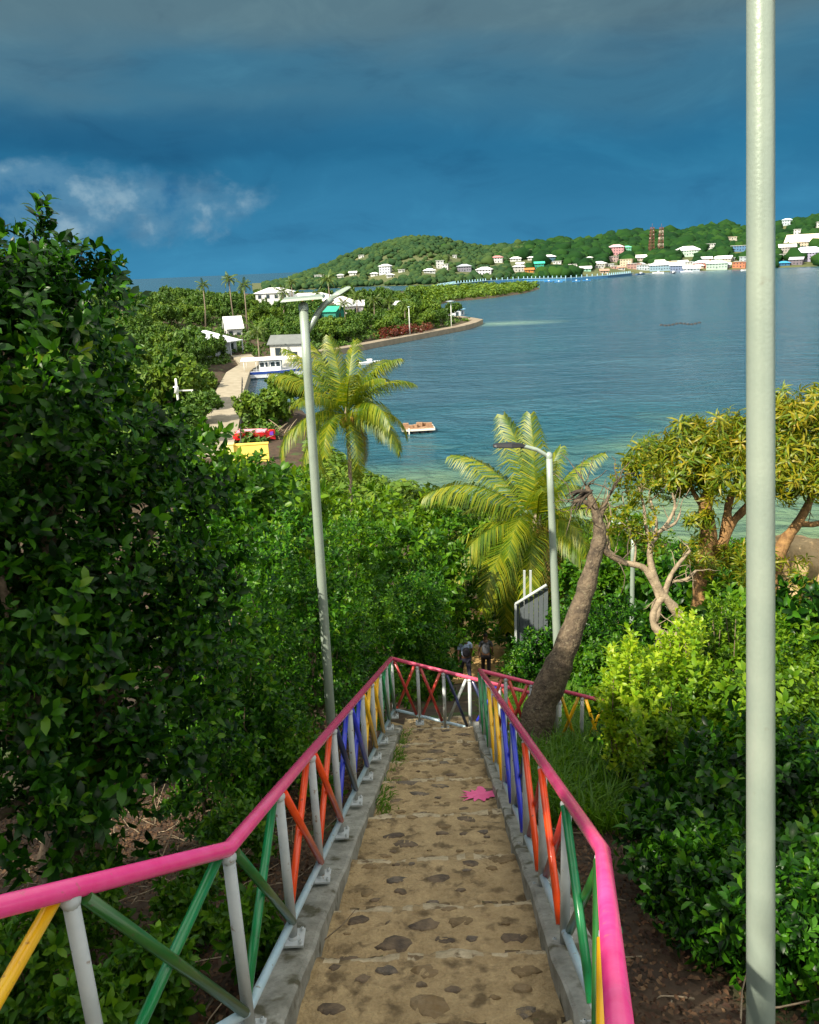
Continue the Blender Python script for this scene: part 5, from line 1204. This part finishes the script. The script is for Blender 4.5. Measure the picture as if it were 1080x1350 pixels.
# dirt track the people walk on
tp = [P(640, 905, 27), P(640, 872, 30.5), P(634, 842, 33.5), P(628, 812, 37), P(630, 790, 41)]
mb = MB(); V = []
for q in tp: q.z = 0
sub_ = []
for i in range(len(tp)-1):
    for j in range(6): sub_.append(lerp(tp[i], tp[i+1], j/6))
for q in sub_:
    for o_ in (-1.5, -.8, 0, .8, 1.5): V.append((q.x+o_, q.y, Hs(q.x+o_, q.y)+.06-.05*abs(o_)/1.5))
n = len(sub_); mb.add(V, [(j*5+i, j*5+i+1, (j+1)*5+i+1, (j+1)*5+i) for j in range(n-1) for i in range(4)], 0, True)
tag(mb.build('dirt_track', MT['dirt']), kind='structure')

# ------------------------------------------------------------ woods of the peninsula
g_ = np.random.default_rng(77)
def far_crown(seed, flat=.8, nl=5, dens=7):
    g = np.random.default_rng(seed); lob = [((g.normal(0, .38), g.normal(0, .38), .95+g.normal(0, .22)), (g.uniform(.4, .62),)*2+(g.uniform(.36, .5)*flat/.8,)) for _ in range(nl)]
    pp, dd = crown_points(lob, 42, g, .42, .3, .15, shoots=.25); return scatter([cards(7, .115, seed*9+k, .14) for k in range(4)], pp, dd, g.uniform(.8, 1.2, len(pp)), g)
FT = []
for k in range(6):
    v, f = far_crown(500+k); me = npmesh('crown', v, f, MT['leaf_far_bright' if k in (1, 4) else 'leaf_far']); bpy.data.objects.remove(me); FT.append(bpy.data.meshes[-1] if False else None)
    FT[-1] = [m for m in bpy.data.meshes if m.users == 0 and m.name.startswith('crown')][0]; FT[-1].use_fake_user = True; FT[-1].name = 'far_crown'
m = MB(); m.tube([(0, 0, -.3), (.03, 0, .5), (0, .04, 1.0)], [.07, .05, .03], 6); tro = m.build('far_trunk', MT['bark_dark']); TRM = tro.data; TRM.use_fake_user = True; bpy.data.objects.remove(tro)
def far_tree(x, y, r, hz, var, label, group):
    t = thing('tree', label, 'tree', (x, y, Hs(x, y)), g_.uniform(0, 6.28), group); t.scale = (r, r, r*hz)
    link('crown', FT[var], t); link('trunk', TRM, t)
def far_palm_mesh(seed):
    g = np.random.default_rng(seed); VV = []; FF = []; o = 0
    for (az, el, dr, s) in sym(17, seed, 1.1, -.45):
        v, f = frond(3.1*s, az, el, dr, g, nl=22, wd=.12, ll=.8); VV.append(v+np.array([0, 0, 0])); FF.append(f+o); o += len(v)
    ob = npmesh('far_fronds', np.concatenate(VV), np.concatenate(FF), MT['leaf_palm_dark']); m = ob.data; m.use_fake_user = True; bpy.data.objects.remove(ob); return m
MT['leaf_palm_dark'] = leafmat('leaf_palm_dark', [(.02, .06, .008), (.05, .11, .012), (.10, .15, .02), (.16, .17, .03)], trans=.2, nmix=.4)
FPM = [far_palm_mesh(s) for s in (41, 42, 43)]
def far_palm(px, py, dist, label, sc=1.0):
    q = Zg_at(px, dist); dd = ray(px, py); zt = EYE + dd.z/math.hypot(dd.x, dd.y)*dist
    t = thing('coconut_palm', label, 'palm tree', q, 0, 'palms on the peninsula'); m = MB(); h = max(zt-q.z, 2.5)
    m.tube([(g_.uniform(-.8, .8), 0, -.3), (g_.uniform(-.3, .3), 0, h*.5), (0, 0, h)], [.24, .17, .14], 7); m.build('trunk', MT['palm_bark'], t)
    c = link('crown', FPM[int(g_.integers(0, 3))], t); c.location = (0, 0, h); c.rotation_euler = (0, 0, g_.uniform(0, 6)); c.scale = (sc,)*3
for (px, py, dist, sc, lab) in [(303, 368, 260, 1.0, 'tall palm standing clear against the sea on the left'), (322, 376, 245, .9, 'palm just right of the tallest one on the left skyline'), (268, 376, 250, .8, 'short palm on the skyline above the broad white roof'), (158, 380, 230, .8, 'palm poking above the wood beside the big left tree'),
      (433, 368, 275, 1.2, 'dark full palm in front of the hill foot'), (385, 372, 285, .9, 'palm left of the lamp post top'), (334, 437, 178, .95, 'yellowing palm beside the broad white roofed house'), (470, 392, 268, 1.0, 'palm left in the row on the point'), (492, 396, 262, .95, 'second palm of the row on the point'),
      (512, 398, 264, .9, 'third palm of the row on the point'), (452, 400, 250, .9, 'palm in front of the turquoise hut'), (533, 402, 262, .8, 'low palm at the seaward end of the row'), (372, 385, 262, 1.0, 'palm in front of the white roof left of the lamp post'), (418, 386, 300, .8, 'palm behind the curved lamp arm')]:
    far_palm(px, py, dist, lab, sc)
# trees: random over the land in view, clear of the road, boats and houses
KEEP = [(q.x, q.y, 4.5) for q in road_pts] + [(o.location.x, o.location.y, 4.2) for o in list(C.objects) if o.parent is None and o.get('category') in ('house', 'boathouse') and 120 < o.location.y < 450]
for i in range(len(road_pts)-1):
    for j in range(1, 8): q = lerp(road_pts[i], road_pts[i+1], j/8); KEEP.append((q.x, q.y, 4.2))
KEEP = np.array(KEEP)
def ok(x, y, m): return (np.hypot(KEEP[:, 0]-x, KEEP[:, 1]-y) > KEEP[:, 2]+m).all()
cnt = 0; placed = []
TL = ['dark green tree in the wood covering the peninsula', 'bright green tree in the wood covering the peninsula']
for it in range(20000):
    if cnt >= 265: break
    dist = 118*math.exp(g_.uniform(0, 1.42)); px = g_.uniform(120, 665); dd = ray(px, 380); k = dist/math.hypot(dd.x, dd.y); x, y = dd.x*k, dd.y*k
    sd_ = float(np.where(inside(np.array([x]), np.array([y]), LAND), polydist(np.array([x]), np.array([y]), LAND), -1)[0])
    r = g_.uniform(2.3, 3.9)*(.85+.25*dist/300)
    if sd_ < 4.6 + r*.55 or not ok(x, y, r*.7): continue
    if dist < 200 and px > 330 and sd_ < 14: continue
    if any(math.hypot(x-a, y-b) < (r+c)*.62 for a, b, c in placed): continue
    # keep sight lines to houses, boats and the road
    tx, ty, _ = proj((x, y, Hs(x, y)+r*1.5))
    blocked = False
    for (hx0, hx1, hy) in ((238, 322, 450), (326, 398, 494), (262, 322, 600)):
        bx = proj((x, y, Hs(x, y)))[1]
        if hx0-8 < tx < hx1+8 and ty < hy-6 and bx > hy-22 and dist < 340: blocked = g_.random() < (.97 if hy > 420 else .8)
    if blocked: continue
    placed.append((x, y, r)); var = int(g_.integers(0, 6)); far_tree(x, y, r, g_.uniform(.95, 1.35), var, TL[1 if var in (1, 4) else 0], 'trees of the peninsula wood'); cnt += 1
print('far trees', cnt)
# trees right at the water by the road and the small land spur
for (px, py, d0, r, hz, var, lab) in [(350, 560, 0, 3.4, .95, 1, 'rounded bright bush on the spur beside the shore road'), (385, 545, 0, 3.6, .95, 4, 'large rounded bush at the water edge right of the shore road'), 
                                      (250, 535, 0, 3.2, 1.0, 4, 'bright tree left of the shore road behind the utility pole'), (225, 545, 0, 4.5, 1.2, 1, 'bright tree left of the utility pole'), (268, 560, 0, 2.6, 1.0, 0, 'dark tree overhanging the shore road'), (240, 590, 0, 2.8, 1.0, 0, 'dark tree at the near end of the shore road'), (266, 512, 0, 2.5, .9, 1, 'bright tree in front of the broad white roofed house'), (205, 525, 0, 3.0, 1.0, 4, 'bright tree below the left end of the broad white roof')]:
    q = G(px, py, 1.4); far_tree(q.x, q.y, r, hz, var, lab, 'trees along the shore road')
# ground cover between the trees
def cover(name, label, pts, r0, r1, mat, seed, dens=1.0, card=.42, zs=.7):
    g = np.random.default_rng(seed); n = len(pts); tp = [cards(26, card, seed+k, 1.0) for k in range(4)]
    D = np.stack([g.normal(0, .2, n), g.normal(0, .2, n), np.ones(n)], 1); sc = g.uniform(r0, r1, n); p = pts.copy(); p[:, 2] += sc*.35
    v, f = scatter(tp, p, D, sc, g); o = npmesh(name, v, f, MT[mat]); return tag(o, label, name.replace('_', ' '), kind='stuff')
def sample(n, px0, px1, d0, d1, mind, seed, keep=True):
    g = np.random.default_rng(seed); dist = d0*np.exp(g.uniform(0, math.log(d1/d0), n)); px = g.uniform(px0, px1, n)
    R0 = np.array([tuple(ray(p, 380)) for p in px]); k = dist/np.hypot(R0[:, 0], R0[:, 1]); x, y = R0[:, 0]*k, R0[:, 1]*k
    d = np.where(inside(x, y, LAND), polydist(x, y, LAND), -1); s = d > mind
    if keep: s &= (np.hypot(x[:, None]-KEEP[None, :, 0], y[:, None]-KEEP[None, :, 1]) > KEEP[None, :, 2]-1.2).all(1)
    return np.stack([x[s], y[s], H(x[s], y[s])], 1)
cover('undergrowth', 'low green undergrowth between the trees of the peninsula', sample(9000, 110, 680, 95, 700, 4.4, 5), .7, 1.5, 'leaf_far', 91)
cover('shore_scrub', 'bright green scrub along the shore below the coconut palm', np.array([q for q in sample(2600, 300, 640, 58, 104, 1.0, 15) if not (285 < proj(q)[0] < 405 and proj(q)[1] < 632 and q[1] > 76)]), .5, 1.15, 'leaf_far_bright', 93, card=.36)
cover('hillside_scrub', 'green scrub on the land beside the big left tree', sample(5000, -420, 130, 70, 520, 3.0, 25), 1.6, 3.6, 'leaf_far', 98, card=.34)
g2 = np.random.default_rng(44); X = g2.uniform(3.4, 34, 16000); Y = g2.uniform(2.5, 52, 16000); dd_ = np.where(inside(X, Y, LAND), polydist(X, Y, LAND), -1); k = (dd_ > 1.0) & (X > 3.4+np.clip(8-Y, 0, 6)*.25); X, Y = X[k], Y[k]; n = len(X)
v, f = scatter(SPR['coarse'], np.stack([X, Y, H(X, Y)+g2.uniform(0, .35, n)], 1), np.stack([g2.normal(0, .5, n), g2.normal(0, .5, n), np.ones(n)], 1), g2.uniform(.7, 1.5, n), g2)
tag(npmesh('ground_cover', v, f, MT['leaf_shade']), 'low leafy ground cover on the bank right of the stairs', 'ground cover', kind='stuff')
pts = sample(2600, 540, 730, 440, 760, 2.0, 6, False)
cover('mangroves', 'belt of mangroves along the low spit in the bay', pts, 2.2, 4.2, 'leaf_far_bright', 95, card=.33)
# red hedge by the promenade
hp = [lerp(Vector((-6, 229, 0)), Vector((8, 250, 0)), t) for t in np.linspace(0, 1, 60)]
pts = np.array([(q.x+g_.normal(0, .7), q.y+g_.normal(0, .7), 1.4+g_.uniform(0, 1.6)) for q in hp]); 
o = cover('hedge', 'dark red hedge beside the promenade', pts, 1.0, 1.7, 'leaf_red', 97, card=.3); del o['kind']; o['category'] = 'hedge'

# ------------------------------------------------------------ woods on the far hills
def hillwood():
    g = np.random.default_rng(55); tp = []
    for k in range(5):
        bm = bmesh.new(); bmesh.ops.create_icosphere(bm, subdivisions=2, radius=1)
        for v in bm.verts: v.co *= 1+g.normal(0, .16)
        for v in bm.verts: v.co.z *= .85
        bm.faces.ensure_lookup_table(); tp.append((np.array([tuple(v.co) for v in bm.verts], np.float32), np.array([[v.index for v in f.verts] for f in bm.faces], np.int32))); bm.free()
    P_ = []; 
    for px in np.arange(345, 1180, .45):
        ds, dr, hr = col(px); az = bearing(px); n = 10 if px < 1090 else 5
        for t in g.uniform(.015, 1.12, n):
            r = ds+t*(dr-ds); q = (math.sin(az)*r, math.cos(az)*r, hill_h(px, r)); P_.append(q)
    P_ = np.array(P_); n = len(P_); D = np.stack([g.normal(0, .1, n), g.normal(0, .1, n), np.ones(n)], 1); sc = g.uniform(2.2, 5.2, n)*np.where(P_[:, 0] > 150, 1.25, .95)
    HO = np.array([(o.location.x, o.location.y, o.location.z) for o in C.objects if o.get('group') == 'houses across the bay']); 
    rr = np.hypot(P_[:, 0], P_[:, 1]); aa = np.arctan2(P_[:, 0], P_[:, 1]); hr_ = np.hypot(HO[:, 0], HO[:, 1]); ha = np.arctan2(HO[:, 0], HO[:, 1])
    infront = ((np.abs(aa[:, None]-ha[None])*rr[:, None] < 11) & (rr[:, None] < hr_[None]+9) & (rr[:, None] > hr_[None]-60)).any(1)
    pn = np.sin(P_[:, 0]*.021+P_[:, 2]*.05)+np.sin(P_[:, 1]*.017+P_[:, 0]*.008+1)+.7*np.sin(P_[:, 0]*.06-P_[:, 1]*.05); bare = (pn > 1.35) & (g.random(n) < .8); sc = sc*np.exp(g.normal(0, .22, n))
    s = ~infront & ~bare; P_, D, sc = P_[s], D[s], sc[s]; P_[:, 2] += sc*.45
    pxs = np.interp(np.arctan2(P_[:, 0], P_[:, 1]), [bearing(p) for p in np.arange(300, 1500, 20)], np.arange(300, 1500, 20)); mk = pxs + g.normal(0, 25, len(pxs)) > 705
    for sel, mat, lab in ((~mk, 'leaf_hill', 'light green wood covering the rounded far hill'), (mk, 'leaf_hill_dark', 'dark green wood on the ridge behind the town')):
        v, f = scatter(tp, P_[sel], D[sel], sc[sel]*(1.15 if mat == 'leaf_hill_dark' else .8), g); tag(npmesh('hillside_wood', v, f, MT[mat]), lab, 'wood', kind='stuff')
hillwood()

# ------------------------------------------------------------ people on the track (seen from behind)
def skin_body(name, verts, edges, mat, parent, lvl=2):
    me = bpy.data.meshes.new(name); me.from_pydata([v[:3] for v in verts], edges, []); o = link(name, me, parent)
    me.materials.append(mat); sk = o.modifiers.new('skin', 'SKIN'); sk.use_smooth_shade = True
    for k, d in enumerate(me.skin_vertices[0].data):
        r = verts[k][3]; d.radius = r if isinstance(r, tuple) else (r, r); d.use_root = k == 0
    ss = o.modifiers.new('sub', 'SUBSURF'); ss.levels = lvl; ss.render_levels = lvl
    return o
SKIN = pm('skin', (.10, .05, .03), (.13, .07, .04), .5, 20); HAIR = pm('hair', (.01, .008, .007), None, .6)
def person(label, loc, rz, shirt, trousers, stride=.18, bag=None, armswing=.12):
    t = thing('person', label, 'person', loc, rz, 'people on the track'); s = stride
    V = [(0, 0, .96, (.13, .10)), (0, .0, 1.12, (.125, .095)), (0, .01, 1.30, (.15, .10)), (0, 0, 1.43, (.11, .075)), (0, .01, 1.50, .052), (0, .025, 1.56, .055), (0, .03, 1.63, (.078, .09)), (0, .03, 1.71, (.07, .082)), (0, .025, 1.76, .045)]
    E = [(k, k+1) for k in range(8)]
    for sx, ph in ((-1, 1), (1, -1)):
        o = len(V); V += [(sx*.095, 0, .88, .085), (sx*.10, ph*s*.55+.03, .50, .058), (sx*.10, ph*s, .30, .052), (sx*.10, ph*s*1.15-.02, .09, .038), (sx*.11, ph*s*1.15+.07, .045, (.04, .03)), (sx*.115, ph*s*1.15+.16, .035, (.035, .022))]
        E += [(0, o)] + [(o+k, o+k+1) for k in range(5)]
        o = len(V); a = -ph*armswing; V += [(sx*.185, 0, 1.41, .05), (sx*.235, a*.3, 1.16, .04), (sx*.24, a+.03, .94, .032), (sx*.24, a+.06, .87, (.022, .03))]
        E += [(3, o)] + [(o+k, o+k+1) for k in range(3)]
        h = o+3
        for f, (dy, L) in enumerate(((.028, .085), (.010, .095), (-.008, .09), (-.026, .07))):
            o = len(V); V += [(sx*.242, a+.06+dy, .82, .0095), (sx*.236, a+.064+dy, .82-L*.55, .0085), (sx*.222, a+.07+dy, .82-L, .007)]; E += [(h, o), (o, o+1), (o+1, o+2)]
        o = len(V); V += [(sx*.222, a+.095, .85, .010), (sx*.21, a+.11, .815, .008)]; E += [(h, o), (o, o+1)]
        V.append((sx*.088, .03, 1.64, (.014, .022))); E.append((6, len(V)-1))
    V.append((0, .125, 1.635, .016)); E.append((6, len(V)-1))
    skin_body('body', V, E, SKIN, t)
    tv = [(0, 0, .93, (.155, .125)), (0, 0, 1.12, (.15, .12)), (0, .01, 1.30, (.175, .125)), (0, 0, 1.44, (.12, .09)), (0, .01, 1.475, (.07, .065))]; te = [(0, 1), (1, 2), (2, 3), (3, 4)]
    for sx, ph in ((-1, 1), (1, -1)):
        o = len(tv); a = -ph*armswing; tv += [(sx*.185, 0, 1.415, .066), (sx*.222, a*.2, 1.22, .058)]; te += [(3, o), (o, o+1)]
    skin_body('shirt', tv, te, shirt, t)
    tv = [(0, 0, .95, (.15, .118))]; te = []
    for sx, ph in ((-1, 1), (1, -1)):
        o = len(tv); tv += [(sx*.095, 0, .86, .102), (sx*.10, ph*s*.55+.03, .50, .076), (sx*.10, ph*s*1.0, .28, .068), (sx*.10, ph*s*1.13-.02, .11, .06)]; te += [(0, o), (o, o+1), (o+1, o+2), (o+2, o+3)]
    skin_body('trousers', tv, te, trousers, t)
    hv = [(0, .0, 1.64, (.086, .085)), (0, .005, 1.71, (.084, .092)), (0, .015, 1.765, (.06, .07))]; skin_body('hair', hv, [(0, 1), (1, 2)], HAIR, t)
    if bag:
        b = skin_body('backpack', [(0, -.17, 1.02, (.14, .08)), (0, -.18, 1.2, (.15, .09)), (0, -.16, 1.38, (.12, .06))], [(0, 1), (1, 2)], bag, None); b.location = loc; b.rotation_euler = (0, 0, rz)
        tag(b, 'dark backpack on the back of the person in the light shirt', 'backpack')
    return t
q = P(641, 880, 30); zz_ = Hs(q.x, q.y)+.04
person('person in a dark grey shirt seen from behind, walking away on the dirt track', (q.x, q.y, zz_), R(-3), paint((70, 74, 82), .9), paint((28, 22, 26), .9))
q = P(614, 888, 27.5); zz_ = Hs(q.x, q.y)+.04
person('person in a light blue shirt with a dark backpack walking beside the other', (q.x, q.y, zz_), R(10), paint((165, 185, 215), .9), paint((30, 32, 50), .9), .22, paint((26, 26, 34), .8))
for n_ in (641, 614): print(n_, proj((P(n_, 880, 30).x, P(n_, 880, 30).y, Hs(P(n_, 880, 30).x, P(n_, 880, 30).y)+1.75)))
